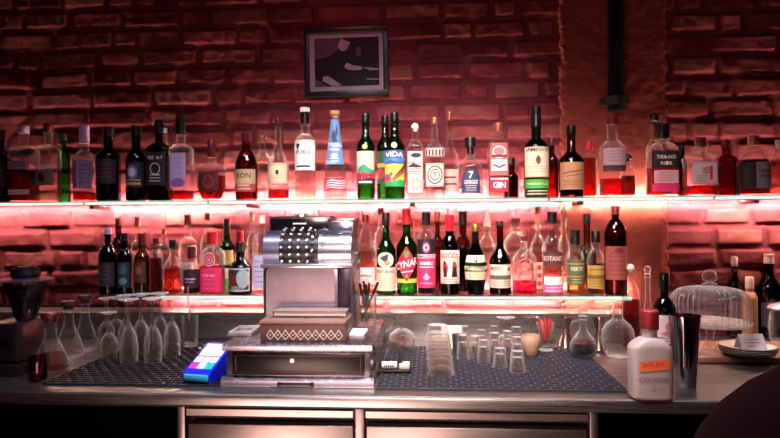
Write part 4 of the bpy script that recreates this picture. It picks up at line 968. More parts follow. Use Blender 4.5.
# footed glass with red straws
x, y, s = at(545.5, 350); H = hz(545, 323, y, ZM); R = 9*s
t = thing('footed_glass', (x, y, ZM+.0004), 'footed tulip glass full of red straws right of the ribbed cup', 'glass')
g = G(); g.lathe([(0, 0), (R*.8, 0), (R*.82, .002), (R*.3, .006), (.005, .012), (.006, .02), (R*.55, .03), (R*.72, H*.6), (R, H), (R-.0015, H), (R*.69, H*.6), (R*.45, .034), (0, .029)], STEMG, 28); g.build('glass_body', t, 50)
for k in range(9):
    a = 2*PI*k/9; q = thing('drinking_straw', (x, y, ZM+.034), ['red straw leaning to the front left in the tulip glass', 'red straw leaning left in the tulip glass'][0] if False else 'red drinking straw among those in the footed tulip glass', 'straw', 'red straws in the tulip glass')
    g = G(); g.tube([(R*.34*math.cos(a), R*.34*math.sin(a), 0), (R*.72*math.cos(a), R*.72*math.sin(a), H-.036+.010+.004*(k % 3))], .0024, P('#b3202a', .4) if k % 3 else P('#d86a60', .4), 8); g.build('straw_tube', q)

# jiggers
def jigger(label, px, py, yt, w):
    x, y, s = at(px, py); H = hz(px, yt, y, ZM); R = w*s/2
    t = thing('cocktail_jigger', (x, y, ZM+.0003), label, 'jigger', 'hourglass steel jiggers')
    m_ = P('#c8aaa0', .18, 1.0)
    g = G(); g.lathe([(R-.001, 0), (R, 0), (R*.36, H*.57), (R*.36, H*.6)], m_, 28); g.lathe([(R-.001, 0), (0, H*.5)], m_, 28); g.build('large_cup', t)
    g = G(); g.lathe([(R*.36, H*.6), (R*.82, H), (R*.78, H), (R*.3, H*.66), (0, H*.64)], m_, 28); g.build('small_cup', t)
jigger('hourglass steel jigger left of the decanter of dark liqueur', 565.5, 346, 317, 17)
jigger('hourglass steel jigger right of the decanter of dark liqueur', 599, 349, 318, 16)

# decanters
def decanter(label, px, py, prof, w, ytop, liq=None, stopper=None, handle=False, z=ZM, seg=32, glass=None):
    x, y, s = at(px, py, z); H = hz(px, ytop, y, z); R = w*s/2
    t = thing('glass_decanter', (x, y, z+.0005), label, 'decanter')
    pr_ = [(r*R, q*H) for r, q in prof]; g = G(); g.lathe([(0, 0)]+pr_, glass or STEMG, seg); g.build('glass_body', t, 60)
    if liq:
        lv = liq[1]*H; rr = np.interp([lv], [q for _, q in pr_], [r for r, _ in pr_])[0]
        g = G(); g.lathe([(0, .003)]+[(r-.002, max(q, .003)) for r, q in pr_ if q < lv-.001]+[(rr-.002, lv), (0, lv)], liq[0], seg); g.build('liquid', t, 60)
    if stopper:
        rn = pr_[-1][0]; g = G(); kind, m_, hh = stopper
        if kind == 'ball': g.lathe([(0, -.012), (rn*.8, -.012), (rn*.9, 0), (rn*.6, .004)]+[(rn*1.15*math.sin(PI*k/10), .004+hh*(.5-.5*math.cos(PI*k/10))) for k in range(2, 11)], m_, 24, (0, 0, H))
        else: g.lathe([(0, -.010), (rn*.85, -.010), (rn*.95, .001), (rn*1.35, .003), (rn*1.4, hh*.8), (rn*1.25, hh), (0, hh)], m_, 24, (0, 0, H))
        g.build('stopper', t)
    if handle:
        g = G(); g.tube([(-R*.28, 0, H*.9), (-R*.75, 0, H*.86), (-R*.95, 0, H*.72), (-R*.72, 0, H*.52), (-R*.5, 0, H*.48)], .0032, STEMG, 10); g.build('handle', t)
    return t
BULB = [(.62, 0), (.8, .02), (.97, .14), (1, .22), (.9, .36), (.6, .5), (.36, .6), (.27, .7), (.27, .92), (.36, .96), (.34, 1)]
SPH = [(.5, 0), (.62, .01), (.86, .1), (.98, .24), (1, .33), (.93, .46), (.72, .57), (.42, .64), (.30, .68), (.29, .95), (.38, .97), (.36, 1)]
FLASK = [(.8, 0), (.95, .015), (1, .06), (.95, .16), (.72, .36), (.46, .55), (.34, .66), (.32, .9), (.40, .95), (.38, 1)]
decanter('handled decanter of dark liqueur with a clear round stopper', 583.5, 356, BULB, 27, 316, (P('#12060a', .15), .34), ('ball', STEMG, .024), True)
decanter('round clear glass decanter with long open neck on the right mat', 618, 356.5, SPH, 33, 300)
decanter('clear conical decanter with dark stopper behind the red candle glass', 51, 369, FLASK, 34, 319, (liquor('#d8a8a0'), .3), ('cap', C_DRD, .020))
decanter('clear decanter with dark cork second from the coffee grinder', 69, 357, FLASK, 28, 306, None, ('cap', P('#3a1a16', .7), .016))
decanter('clear decanter with dark cork left of the upside-down glasses', 85.5, 350, FLASK, 24, 300, None, ('cap', P('#2c1412', .7), .016), z=ZM)
# red candle glass
x, y, s = at(38, 380, ZT); t = thing('candle_glass', (x, y, ZT+.0004), 'red glass candle holder in front of the stoppered decanters', 'candle holder')
R = 9.5*s; H = 24*s
g = G(); g.lathe([(0, 0), (R*.7, 0), (R*.9, .004), (R, H*.5), (R*.88, H), (R*.82, H), (R*.93, H*.5), (R*.8, .008), (0, .006)], thin('#d8202c', .4, .05, 1.6), 28); g.build('glass_body', t)
g = G(); g.lathe([(0, .007), (R*.7, .007), (R*.74, H*.3), (0, H*.3)], P('#b83a30', .5), 24); g.build('wax', t)

# ---- coffee grinder at the left edge
x, y, s = at(11, 372, ZT)
t = thing('coffee_grinder', (x, y, ZT), 'dark coffee grinder with glass bean hopper at the left edge', 'coffee grinder')
dk = P('#171114', .35); hh = hz(16, 321, y, ZT)
g = G(); g.box(-.062, .055, -.05, .10, 0, .03, dk, .006); g.build('foot', t)
g = G(); g.box(-.045, .045, -.035, .09, .03, hh, dk, .010); g.build('housing', t)
g = G(); g.lathe([(.0, 0), (.012, 0), (.013, .05), (.011, .054), (0, .054)], CHROME, 20, (-.022, -.052, .035)); g.build('dosing_lever', t)
g = G(); g.box(-.03, .03, -.05, -.034, .075, .10, P('#3a2c34', .3, 1.0), .003); g.build('chute', t)
h1 = hz(16, 282, y, ZT); cx_ = 9*s
g = G(); g.lathe([(8.5*s, hh), (10*s, hh+.006), (21*s, h1), (20.4*s, h1), (9*s, hh+.008), (0, hh+.008)], thin('#e0d0d4', .6), 32, (cx_, .03, 0)); g.build('bean_hopper', t)
g = G(); g.lathe([(0, hh+.0085), (8.6*s, hh+.0085), (18.2*s, h1-.022), (10*s, h1-.014), (0, h1-.012)], P('#1c0a08', .6, var=.6, scale=240), 32, (cx_, .03, 0)); g.build('coffee_beans', t)
g = G(); g.lathe([(0, h1+.001), (26*s, h1+.001), (26.5*s, h1+.004), (22*s, h1+.008), (14*s, h1+.010), (0, h1+.010)], P('#5a4450', .3, .3), 36, (cx_, .03, 0)); g.build('hopper_lid', t)
g = G(); g.lathe([(0, h1+.011), (12*s, h1+.011), (14*s, h1+.02), (13*s, h1+.034), (9*s, h1+.042), (0, h1+.04)], P('#140a0c', .4), 28, (cx_, .03, 0)); g.build('lid_knob', t)

# ---- right-hand end
bottle('clear bottle of red liqueur with glass stopper at the right end of the upstand', 631, 17, 264, 272, 282, 292, (347, ZT), CLEAR, .34, 'round', 3, .9, liq=(liquor('#d01824'), 300), cap=(P('#d8c0bc', .2), 'ball'), name='liquor_bottle')
decanter('slim clear decanter with round glass stopper behind the white bottle', 648, 347, FLASK, 15, 274, None, ('ball', STEMG, .022), z=ZT)
bottle('dark wine bottle with pale label behind the white frosted bottle', 664.5, 22, 273, 290, 297, 310, (362, ZT), DARK, .38, 'round', liq=(L_DRK, 300), cap=(GBLACK, 'foil'), name='wine_bottle',
       lab=[(314, 342, .96, ink('#c9a8a4'), [('ell', .2, .6, .4, .18, ink('#b85a5a')), ('poly', [(-.5, .35), (.1, .5), (.6, .3), (.2, .22)], ink('#a0606a'))]+lines(-.7, .7, .08, .2, 2, ink('#7d5a5a')))])
bottle('white frosted square bottle with red cap and orange band at the counter edge', 650, 40, 310, 328, 337, 349, (397, ZT), P('#a08e89', .42, key='frosted_white'), .36, 'round', 5, .62, cap=(P('#86161a', .5), 'screw'), name='liquor_bottle', capr=1.22,
       lab=[(356, 370, .80, None, [('rect', -.86, .14, .95, .86, ORG, .13), ('text', 'NATURAL', 0, .42, .3, RED, 1.3, 0, .13)], 'orange_band'), (372, 388, .9, None, [('text', 'COSGIER', 0, .55, .28, ink('#7a6a66'), 1.55), ('ell', 0, .2, .14, .13, ink('#a07a60')), ('text', '40', .35, .12, .16, ink('#a07a60'))], 'lettering')])
# shaker tin
x, y, s = at(685, 386, ZT); H = hz(685, 315, y, ZT); R = 15*s
t = thing('shaker_tin', (x, y, ZT), 'polished steel shaker tin right of the white frosted bottle', 'shaker')
g = G(); g.lathe([(0, .003), (R*.62, 0), (R*.68, .001), (R*.7, .004), (R*.98, H-.003), (R*1.03, H-.002), (R*1.03, H), (R*.98, H), (R*.68, .006), (0, .006)], P('#a8a2a4', .10, 1.0), 44); g.build('tin_body', t, 40)

# cutting board, cake stand, plates
a = onZ(690, 362, ZT); b = onZ(790, 351, ZT)
t = thing('cutting_board', (a[0]+.19, a[1]+.10, ZT), 'wooden cutting board under the cake stand and plates', 'board')
BW = P('#8a5a44', .5, var=.25, scale=20)
g = G(); g.box(-.19, .24, -.115, .13, 0, .018, BW, .004); g.build('board', t)
zb = ZT+.0184
x, y, s = at(719, 355, zb)
y = y+.03
t = thing('cake_stand', (x, y, zb), 'glass cake stand with domed fluted lid behind the shaker tin', 'cake stand'); s = proj((x, y, zb))[2]/F
cxp = -4*s; zr = hz(712, 322, y, zb); zd = hz(712, 288, y, zb)
g = G(); g.lathe([(0, 0), (12.5*s, 0), (12.5*s, .003), (7*s, .010), (3.6*s, .03), (3.4*s, zr*.6), (5*s, zr*.85), (12*s, zr-.006), (37*s, zr-.004), (38*s, zr+.004), (37*s, zr+.002), (0, zr)], STEMG, 44, (cxp, 0, 0)); g.build('pedestal_plate', t, 45)
RD = 36*s; hd = zd-zr
dome = [(RD, zr+.003), (RD, zr+hd*.62), (RD*.96, zr+hd*.8), (RD*.8, zr+hd*.95), (RD*.5, zr+hd*1.03), (RD*.12, zr+hd*1.06)]
g = G(); g.lathe(dome+[(0, zr+hd*1.062), ], DOMEG, 288, (cxp, 0, 0), rip=.034, nrip=40); lid = g.build('fluted_lid', t, 60)
g = G(); g.lathe([(0, 0), (6*s, 0), (7*s, .006), (3*s, .011), (3*s, .015)]+[(7*s*math.sin(PI*(.15+.85*k/10)), .013+12*s*(.5-.5*math.cos(PI*k/10))) for k in range(1, 11)], STEMG, 28, (cxp, 0, zr+hd*1.064)); k_ = g.build('knob', None); k_.parent = lid
x, y, s = at(751, 357, zb)
PL = P('#d6c6c2', .25, var=.04)
for k, nm in enumerate(('lowest', 'second', 'third', 'topmost')):
    t = tag(bpy.data.objects.new('dinner_plate', None), ('bottom', 'second from the bottom', 'third from the bottom', 'topmost')[k]+' white plate in the pile on the cutting board', 'plate', 'pile of white plates')
    COL.objects.link(t); t.location = (x, y+.02, zb+.0005+k*.0055); R = (27-1.0*(k == 0))*s
    g = G(); g.lathe([(0, 0), (R*.6, 0), (R*.66, .002), (R*.98, .012), (R, .0138), (R*.97, .0145), (R*.66, .0048), (0, .0042)], PL, 44); g.build('plate_body', t, 40)
    g = G(); g.lathe([(R*.93, .0131), (R*.995, .0142), (R*.995, .0148), (R*.93, .0136)], P('#6a3a34', .4), 44, close=True); g.build('rim_line', t)
t = thing('folded_card', (x+.004, y+.012, zb+.0005+3*.0055+.0045), 'folded white card standing on the pile of plates', 'card', rz=.1)
W2, Hc = 12.5*s, 15*s
g = G(); g.prism([(-.022, 0), (-.0212, 0), (0, Hc-.001), (.0212, 0), (.022, 0), (.0006, Hc), (-.0006, Hc)], -W2, W2, P('#d8ccd0', .7), 'x'); g.build('card', t, 20)
g = G(); n_ = Vector((0, -Hc, .022)).normalized()
for k, (a_, b_) in enumerate(((-.6, .5), (-.7, .6), (-.5, .3))):
    z1 = Hc*(.65-.2*k); yy = -.022*(1-z1/Hc)-.0006
    g.box(a_*W2, b_*W2, yy-.0004, yy, z1, z1+.0016, P('#8a7a80', .6))
g.build('handwriting', t)
# lidded glass jar
x, y, s = at(769, 342, ZT); H = hz(769, 310, y, ZT); R = 14*s
t = thing('glass_jar', (x+.05, y, ZT), 'lidded glass jar at the right edge behind the plates', 'jar')
g = G(); g.lathe([(0, 0), (R*.85, 0), (R*.9, .004), (R, H*.4), (R*.92, H*.85), (R*.8, H), (R*.76, H), (R*.88, H*.85), (R*.95, H*.4), (R*.84, .008), (0, .008)], STEMG, 36); g.build('glass_body', t, 50)
g = G(); g.lathe([(R*.74, H), (R*1.05, H+.002), (R*1.08, H+.008), (R*.9, H+.018), (R*.4, H+.026), (0, H+.027)], P('#c0acb0', .25, .6), 36); g.build('lid', t)
# bottles at the back right, behind the cake stand
bottle('dark red bottle behind the glass dome of the cake stand', 735, 15, 257, 266, 275, 292, (336, ZT), thin('#4a1218', .3), .36, 'slope', liq=(L_DRK, 290), cap=(P('#c09a90', .4),), lab=[(300, 325, .9, ink('#7a4a50'), [])])
bottle('short pale orange bottle with cream cap behind the cake stand', 750, 14, 277, 288, 292, 299, (338, ZT), P('#b0784e', .45, key='stoneware'), .5, 'round', cap=(P('#dcb4a0', .4),))
bottle('dark wine bottle with pale cap at the right edge behind the jar', 769.5, 23, 254, 263, 272, 291, (336, ZT), thin('#1a0c16', .3), .36, 'slope', liq=(L_DRK, 288), cap=(P('#b08a84', .4), 'foil'), name='wine_bottle', lab=[(302, 326, .9, ink('#5a4550'), [])])

# ------------------------------------------------------------------ antique cash register
RX0, RX1 = onZ(224, 386, ZT)[0], onZ(372, 387, ZT)[0]; RY = 1.577
rx = (RX0+RX1)/2; rw = (RX1-RX0)/2
REG = thing('cash_register', (rx, RY, ZT), 'antique nickel-plated cash register with round keys in the middle of the worktop', 'cash register')
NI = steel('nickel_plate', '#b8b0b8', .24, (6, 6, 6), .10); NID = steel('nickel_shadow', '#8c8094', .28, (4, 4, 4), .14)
CH2 = P('#cfd2dc', .21, 1.0, var=.1, scale=18); DKM = P('#0c090c', .30); BR = P('#4a2c24', .55, var=.35, scale=80)
hb = .108; D = .395
g = G(); g.prism([(-.012, 0), (-.014, .004), (-.014, .016), (-.006, .021), (0, .024), (D, .024), (D, 0)], -rw-.006, rw+.006, NI, 'x'); g.build('plinth', REG, 25)
g = G(); g.box(-rw+.004, rw-.004, .0, D-.005, .0245, hb-.016, NI, .003); g.build('drawer_case', REG, 30)
g = G(); g.prism([(-.010, hb-.016), (-.012, hb-.010), (-.012, hb-.004), (-.006, hb), (D, hb), (D, hb-.016)], -rw-.002, rw+.002, NI, 'x'); g.build('top_moulding', REG, 25)
g = G(); x0, x1, z0, z1 = -rw+.022, rw-.018, .030, hb-.022
g.box(x0, x1, -.006, -.0006, z0, z1, DKM, .002); dr = g.build('cash_drawer', REG)
fr = G(); w_ = .0035; o_ = .008
for a, b, c, d in ((x0+o_, x1-o_, z0+o_-.003, z0+o_), (x0+o_, x1-o_, z1-o_, z1-o_+.003), (x0+o_, x0+o_+.003, z0+o_, z1-o_), (x1-o_-.003, x1-o_, z0+o_, z1-o_)):
    fr.box(a, b, -.0078, -.006, c, d, P('#4a2a2c', .4, .6), .0006)
fr.build('drawer_border', REG).parent = dr
g = G(); g.tube([(-.012, -.0105, (z0+z1)/2+.010), (-.012, -.006, (z0+z1)/2+.010)], .0052, CHROME, 18); g.build('lock', dr)
g = G(); g.box(-.045, .040, -.0165, -.0142, .006, .013, P('#1a1214', .4), .001)
for s in (-.045, .040): g.tube([(s, -.0165, .0095), (s, -.0142, .0095)], .0055, P('#1a1214', .4), 12)
g.build('drawer_pull', REG)
# upper cabinet
Yb = .170                                    # front of the upper case behind the drawer front
yA = RY+Yb
xl, xr = onY(263, 290, yA)[0]-rx, onY(352, 290, yA)[0]-rx
zk0 = onY(300, 265, yA)[2]-ZT; ztop = onY(300, 214, yA)[2]-ZT; xm = onY(337, 290, yA)[0]-rx
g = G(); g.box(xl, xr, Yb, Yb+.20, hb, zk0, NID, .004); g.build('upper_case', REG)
g = G(); za, zb_ = hb+.012, zk0-.008; xa_, xb_ = xl+.010, xm-.006
arch = [(xa_, za), (xb_, za), (xb_, zb_-.014)]+[(xb_-.014+.014*math.cos(PI/2*k/6), zb_-.014+.014*math.sin(PI/2*k/6)) for k in range(1, 7)]+[(xa_+.014-.014*math.sin(PI/2*k/6), zb_-.014+.014*math.cos(PI/2*k/6)) for k in range(0, 7)]
g.prism(arch, Yb-.004, Yb-.0004, P('#a89aa4', .3, .9, var=.2, scale=30)); fp = g.build('front_plate', REG, 25)
g = G(); g.tube([(xa_+.008, Yb-.0075, za+.022), (xa_+.008, Yb-.004, za+.022)], .005, P('#5a1a22', .3, .6), 14); g.build('screw', fp)
g = G(); g.box(xm+.002, xr-.004, Yb-.003, Yb-.0004, hb+.012, zk0-.006, P('#3c323c', .3, .8), .002); g.build('side_panel', REG)
# key drum: a quarter barrel that leans back, ends in round caps
kz0, kz1 = zk0, onY(300, 231, yA)[2]-ZT
rb_ = (kz1-kz0)*.62; cyk, czk = Yb+rb_*.88, kz0+rb_*.62
def barrel(x0, x1, r, mat, name, a0=-.62, a1=PI*.75, par=REG):
    pts = [(cyk-r*math.cos(a0+(a1-a0)*k/22), czk+r*math.sin(a0+(a1-a0)*k/22)) for k in range(23)]
    pts += [(Yb+.19, pts[-1][1]), (Yb+.19, kz0+.001), (pts[0][0], kz0+.001)]
    g = G(); g.prism(pts, x0, x1, mat, 'x'); return g.build(name, par, 40)
xk0 = onY(282, 250, yA)[0]-rx; xk1 = onY(309, 250, yA)[0]-rx; xk2 = onY(319, 250, yA)[0]-rx
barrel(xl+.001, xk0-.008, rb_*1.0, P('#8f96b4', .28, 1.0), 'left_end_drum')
barrel(xk0-.007, xk2-.002, rb_*.86, DKM, 'key_bed')
barrel(xk2-.001, xk2+.010, rb_*1.06, CH2, 'drum_rim')
drm = barrel(xk2+.011, xr-.002, rb_*1.0, CH2, 'right_drum')
g = G(); a = .95
Mw = Matrix.Translation((0, cyk-rb_*1.0*math.cos(a), czk+rb_*1.0*math.sin(a))) @ Matrix.Rotation(-(a-PI/2)*-1, 4, 'X')
xc = (xk2+.011+xr)/2
g.box(xc-.016, xc+.014, -.002, .0012, -.0045, .0045, P('#23304c', .2), .001, Matrix.Translation((0, cyk-rb_*1.002*math.cos(a), czk+rb_*1.002*math.sin(a))) @ Matrix.Rotation(PI/2-a, 4, 'X')); g.build('drum_window', drm)
g = G(); g.box(xl-.004, xr+.002, Yb-.012, Yb+.012, kz0-.008, kz0+.004, P('#ded8de', .2, .9), .002); g.build('key_rail', REG)
# keys: five rows of four columns, each a stalk and a round button
KEYM = P('#cfc8c6', .25, .75); KEYD = P('#8a8288', .25, .9)
def key_geo():
    g = G(); g.tube([(0, 0, 0), (0, 0, .014)], .0016, KEYD, 8); g.lathe([(0, .0125), (.0044, .0125), (.0051, .014), (.0051, .0165), (.004, .018), (0, .0178)], KEYM, 14, sx=1, sy=.85); return g
kp = None
for r in range(7):
    for c in range(4):
        a = -.42+r*.315
        if kp is None: kp = key_geo().build('register_key', REG); o = kp
        else: o = kp.copy(); COL.objects.link(o)
        o.name = 'key'; o.parent = REG
        o.location = (xk0+.0005+c*(xk1-xk0-.004)/3, cyk-rb_*.86*math.cos(a), czk+rb_*.86*math.sin(a)); o.rotation_euler = (PI/2-a, 0, 0)
# row of small levers right of the keys
for r in range(6):
    a = -.3+r*.36
    g = G(); g.box(-.0035, .0035, -.004, .004, 0, .012, CH2 if r % 2 else DKM, .0012)
    o = g.build('lever', REG); o.location = (xk1+.008, cyk-rb_*.86*math.cos(a), czk+rb_*.86*math.sin(a)); o.rotation_euler = (PI/2-a, 0, 0)
# indicator window on top, and chrome block beside it
yB = RY+Yb+.10
wx0, wx1 = onY(269, 225, yB)[0]-rx, onY(331, 225, yB)[0]-rx
zi0, zi1 = kz1-.03, onY(300, 216, yB)[2]-ZT
g = G(); g.box(wx0, wx1, Yb+.10, Yb+.19, zi0, zi1, P('#4a3a40', .3, .8), .005); iw = g.build('indicator_box', REG)
g = G(); g.box(wx0+.007, wx1-.006, Yb+.097, Yb+.0998, zi0+.02, zi1-.008, GBLACK, .001); g.build('glass_window', iw)
g = G(); xx = (wx0+wx1)/2
g.box(xx-.02, xx+.02, Yb+.0955, Yb+.0968, zi0+.048, zi0+.052, P('#b8b0b4', .4)); g.build('price_flag', iw)
g = G(); g.lathe([(0, 0), (.022, 0), (.02, .004), (.012, .008), (0, .009)], NI, 24, (xx-.005, Yb+.145, zi1)); g.build('crest', iw)
bx0, bx1 = onY(332, 225, yB)[0]-rx, onY(356, 225, yB)[0]-rx
zc1 = onY(340, 219, yB)[2]-ZT
g = G(); g.box(bx0, bx1, Yb+.06, Yb+.18, kz1-.03, zc1, NI, .006); cb = g.build('printer_block', REG)
g = G(); g.box(bx0+.006, bx1-.008, Yb+.054, Yb+.0598, kz1-.008, kz1+.012, P('#39435e', .2, .4), .002); g.build('block_window', cb)
g = G(); g.box(bx0-.002, bx1+.002, Yb+.055, Yb+.185, zc1-.008, zc1+.002, CH2, .002); g.build('block_lid', cb)
g = G(); g.tube([(xr-.002, Yb+.09, kz0+.03), (xr+.012, Yb+.088, kz0+.032), (xr+.014, Yb+.07, kz0+.015), (xr+.014, Yb+.05, kz0+.006)], .0045, CHROME, 12); g.build('crank', REG)

# carved wooden box on the drawer top
zz = ZT+hb+.0005
def on_top(px, py): q = onZ(px, py, zz); return q[0], q[1]
bx0_, by0_ = on_top(260, 341); bx1_, by1_ = on_top(346, 341)
t = thing('carved_wooden_box', ((bx0_+bx1_)/2, by0_, zz), 'carved brown wooden box lying on the cash register drawer', 'box')
bw = (bx1_-bx0_)/2; bh = hz(300, 321, by0_, zz); bd = RY+Yb-.006-by0_; bd = min(bd, .14)
g = G(); g.box(-bw, bw, 0, bd, 0, bh*.86, BR, .002); g.build('box_body', t)
g = G(); LT = P('#d8c2b4', .45); n_ = 10
for k in range(n_):
    a0_ = -bw+.018+(2*bw-.026)*k/n_; a1_ = -bw+.018+(2*bw-.026)*(k+1)/n_; m_ = (a0_+a1_)/2; w3 = (a1_-a0_)/2
    for (p, q) in (((a0_, .3), (m_, .62)), ((m_, .62), (a1_, .3)), ((a0_, .62-.3), (m_, .02+.04)), ((m_, .06), (a1_, .32))):
        z_a, z_b = p[1]*bh*.86, q[1]*bh*.86
        g.prism([(p[0], z_a), (q[0], z_b), (q[0], z_b+.0022), (p[0], z_a+.0022)], -.0012, 0, LT)
    g.lathe([(0, 0), (.0022, 0), (.0018, .0014), (0, .0016)], LT, 8, (m_, -.0014, bh*.30))
g.build('carved_lattice', t, smooth=False)
g = G(); g.box(-bw-.002, bw+.002, -.002, bd+.002, bh*.865, bh, P('#6a4a40', .5, var=.3, scale=60), .0015)
for k in range(28): g.box(-bw+.002+k*(2*bw-.004)/28, -bw+.0045+k*(2*bw-.004)/28, -.0032, -.002, bh*.885, bh*.96, P('#a07a68', .5))
lid = g.build('lid', t)
g = G(); g.box(-bw+.01, bw-.012, .05, .053, bh+.0001, bh+.0012, P('#171012', .6)); g.box(-.008, .008, .047, .056, bh, bh+.0035, P('#171012', .5), .001)
g.build('lid_slot', lid)
zz2 = zz+bh
t = thing('ledger_book', ((bx0_+bx1_)/2+.004, by0_+bd-.046, zz2+.0017), 'worn grey ledger lying on the carved wooden box', 'book')
g = G(); g.box(-bw*.86, bw*.92, -.022, .040, 0, .003, P('#6a5a52', .6), .0006); g.box(-bw*.86, bw*.92, -.022, .040, .0125, .0155, P('#6a5a52', .6), .0006); g.box(-bw*.87, -bw*.85, -.022, .040, 0.001, .0145, P('#5a4a44', .6)); g.build('cover', t)
g = G(); g.box(-bw*.84, bw*.90, -.020, .038, .0031, .0124, P('#b8a49a', .8)); g.build('pages', t)

# receipts, coin tray, pen glass on the register
px_, py_ = on_top(359, 335)
t = thing('receipt_pile', (px_-.006, py_+.02, zz), 'white receipts lying right of the carved box', 'paper', rz=0)
g = G()
for k in range(6): g.box(-.022, .022, -.035, .045, k*.0011, k*.0011+.0008, P('#e8e2e4', .7), 0, Matrix.Rotation(.03*(k % 3-1), 4, 'Z'))
g.build('receipts', t)
px_, py_ = on_top(242, 335)
t = thing('change_tray', (px_, py_+.03, zz), 'shallow clear change tray on the left of the register drawer', 'tray')
g = G(); g.box(-.034, .030, -.045, .055, 0, .003, P('#a89c98', .2, .6), .001)
for a, b, c, d in ((-.034, .030, -.045, -.041), (-.034, .030, .051, .055), (-.034, -.030, -.041, .051), (.026, .030, -.041, .051)): g.box(a, b, c, d, .003, .012, P('#c4bab4', .2, .5), .001)
g.build('tray_body', t)
px_, py_ = on_top(367, 325)
s = proj((px_, py_, zz))[2]/F; H = hz(367, 295, py_, zz); R = 10.5*s
px_ -= .002
t = thing('pen_glass', (px_, py_, zz), 'clear glass of pens on the back right of the register', 'glass')
g = G(); g.lathe([(0, 0), (R*.86, 0), (R*.9, .003), (R, H), (R-.0016, H), (R*.86, .008), (0, .008)], STEMG, 28); g.build('glass_body', t, 50)
pens = [(-.6, -.2, 283, '#20222c', 'black pen leaning left in the pen glass'), (-.25, .3, 281, '#3a6a6a', 'teal pen upright in the pen glass'), (.0, -.3, 284, '#2a2a30', 'charcoal pen at the front of the pen glass'), (.3, .3, 283, '#1a3a34', 'dark green pen at the back of the pen glass'), (1.15, -.1, 282, '#2e2c30', 'long pen slanting right out of the pen glass')]
for ux, uy, yt, c_, lb in pens:
    zt_ = onY(367, yt, py_)[2]-zz-.0085
    q = thing('pen', (px_, py_, zz+.0085), lb, 'pen', 'pens in the glass on the register')
    p0 = Vector((-ux*R*.38, -uy*R*.3, .001)); p1 = Vector((ux*R*1.0, uy*R*.5, zt_)); dd = p1-p0
    g = G(); g.tube([p0+dd*.12, p0+dd*.7], .0036, P(c_, .35), 10); g.build('barrel', q)
    g = G(); g.tube([p0, p0+dd*.12], .0012, CHROME, 8, .0036); g.build('tip', q)
    g = G(); g.tube([p0+dd*.7, p1], .0041, P('#0e0e12', .3), 10); g.build('cap', q)

# ------------------------------------------------------------------ person seated at the lower right
def skinmesh(name, pts, edges, rad, mat, parent=None, root=0, sub=2):
    me = bpy.data.meshes.new(name); me.from_pydata(pts, edges, [])
    o = bpy.data.objects.new(name, me); COL.objects.link(o)
    sk = o.modifiers.new('skin', 'SKIN'); sk.use_smooth_shade = True
    for i, r in enumerate(rad):
        v = me.skin_vertices[0].data[i]; v.radius = (r if isinstance(r, tuple) else (r, r)); v.use_root = (i == root)
    su = o.modifiers.new('sub', 'SUBSURF'); su.levels = sub; su.render_levels = sub
    bpy.context.view_layer.update()
    m2 = bpy.data.meshes.new_from_object(o.evaluated_get(bpy.context.evaluated_depsgraph_get()))
    bpy.data.objects.remove(o); bpy.data.meshes.remove(me)
    m2.name = name; m2.materials.clear(); m2.materials.append(mat)
    m2.polygons.foreach_set('use_smooth', [True]*len(m2.polygons))
    o = bpy.data.objects.new(name, m2); COL.objects.link(o)
    if parent is not None: o.parent = parent
    return o
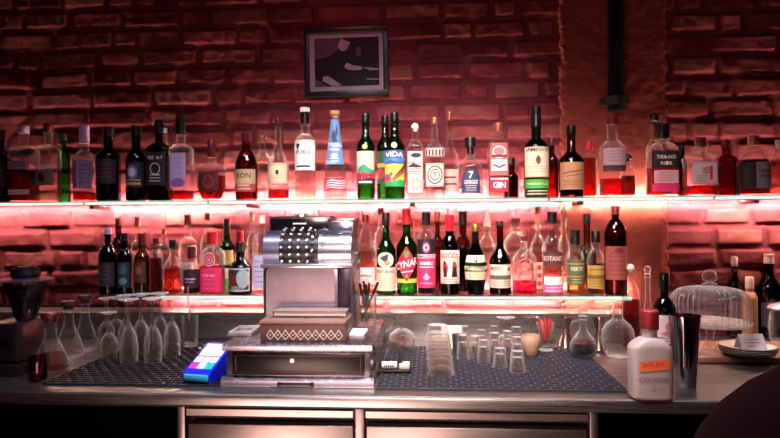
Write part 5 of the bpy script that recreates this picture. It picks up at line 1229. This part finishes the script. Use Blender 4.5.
def person():
    Yp = .80
    sh = onY(719, 438, Yp)                               # tip of the left shoulder
    root = thing('person', (sh[0]+.255, Yp, 0), 'person in a dark maroon sweater seated at the lower right corner', 'person')
    L = lambda x, y, z: (x, y, z)
    S = sh[2]+.0
    seat = S-.52
    P_ = [L(0, -.02, seat+.10), L(0, -.01, seat+.24), L(0, .0, S-.10), L(0, .01, S-.01), L(0, .02, S+.09), L(0, .035, S+.16), L(0, .045, S+.25), L(0, .03, S+.33),
          L(-.11, .01, S+.055), L(-.215, .01, S-.025), L(-.25, .02, S-.28), L(-.16, .24, S-.36), L(-.12, .31, S-.36),
          L(.10, .01, S+.03), L(.215, .01, S-.035), L(.25, .02, S-.28), L(.16, .24, S-.36), L(.12, .31, S-.36),
          L(-.09, .02, seat+.085), L(-.11, .40, seat+.075), L(-.11, .42, .10), L(-.11, .52, .045),
          L(.09, .02, seat+.085), L(.11, .40, seat+.075), L(.11, .42, .10), L(.11, .52, .045)]
    E_ = [(0, 1), (1, 2), (2, 3), (3, 4), (4, 5), (5, 6), (6, 7), (3, 8), (8, 9), (9, 10), (10, 11), (11, 12), (3, 13), (13, 14), (14, 15), (15, 16), (16, 17),
          (0, 18), (18, 19), (19, 20), (20, 21), (0, 22), (22, 23), (23, 24), (24, 25)]
    R_ = [(.15, .10), (.13, .095), (.155, .105), (.125, .09), .092, .08, .095, .07, .095, .078, .045, .034, .03, .095, .078, .045, .034, .03, .085, .06, .042, .035, .085, .06, .042, .035]
    # ears, nose, and five fingers on each hand
    def add(p, par, r): P_.append(p); E_.append((par, len(P_)-1)); R_.append(r); return len(P_)-1
    add(L(-.10, .035, S+.255), 6, .02); add(L(.10, .035, S+.255), 6, .02); add(L(0, .155, S+.245), 6, .016)
    for sd, wr in ((-1, 12), (1, 17)):
        pm = add(L(sd*.105, .36, S-.358), wr, (.034, .018))
        for k, (dx, ln) in enumerate(((-.030, .062), (-.010, .074), (.010, .07), (.029, .055))):
            a_ = add(L(sd*.105+dx, .395, S-.356), pm, .0095); b_ = add(L(sd*.105+dx*1.15, .395+ln*.5, S-.362), a_, .0088); add(L(sd*.105+dx*1.2, .395+ln, S-.380), b_, .0078)
        t_ = add(L(sd*.105-sd*.040, .345, S-.360), wr, .0105); add(L(sd*.105-sd*.052, .385, S-.366), t_, .009)
    body = skinmesh('body', P_, E_, R_, P('#8a5a48', .55), root)
    # sweater over torso and arms
    knit = P('#240a0e', .95, var=.35, scale=220, key='maroon_knit')
    ids = [0, 1, 2, 3, 4, 8, 9, 10, 11, 13, 14, 15, 16]; mp = {k: i for i, k in enumerate(ids)}
    E2 = [(mp[a], mp[b]) for a, b in E_ if a in mp and b in mp]
    R2 = [tuple(q*1.0+.016 for q in (R_[k] if isinstance(R_[k], tuple) else (R_[k], R_[k]))) for k in ids]
    pts = [P_[k] for k in ids]; skinmesh('sweater', pts, E2, R2, knit, root)
    ids = [0, 18, 19, 20, 22, 23, 24]; mp = {k: i for i, k in enumerate(ids)}
    E3 = [(mp[a], mp[b]) for a, b in E_ if a in mp and b in mp]
    R3 = [tuple(q+.014 for q in (R_[k] if isinstance(R_[k], tuple) else (R_[k], R_[k]))) for k in ids]
    skinmesh('trousers', [P_[k] for k in ids], E3, R3, P('#14141c', .9), root)
    g = G(); hd = Vector((0, .035, S+.27))
    g.lathe([(.098*math.sin(PI*(k/12)*.62), .115*math.cos(PI*(k/12)*.62)) for k in range(13)], P('#1a0e0c', .7), 24, (0, .018, S+.28), sy=1.1); g.build('hair', root)
    # stool
    t = thing('bar_stool', (sh[0]+.255, Yp, 0), 'round dark stool under the seated person', 'stool')
    zs = seat-.02
    g = G(); g.lathe([(0, -.05), (.17, -.05), (.185, -.035), (.185, -.012), (.165, 0), (0, .002)], P('#1a1012', .6), 32, (0, 0, zs)); g.build('seat', t)
    for k in range(4):
        a = PI/4+k*PI/2; g = G(); g.tube([(.12*math.cos(a), .12*math.sin(a), zs-.045), (.2*math.cos(a), .2*math.sin(a), 0)], .014, P('#2a1a14', .5), 10); g.build('leg', t)
    g = G(); g.lathe([(.155, .2), (.165, .2), (.165, .212), (.155, .212)], P('#8a8488', .3, 1.0), 32, close=True); g.build('foot_ring', t)
person()
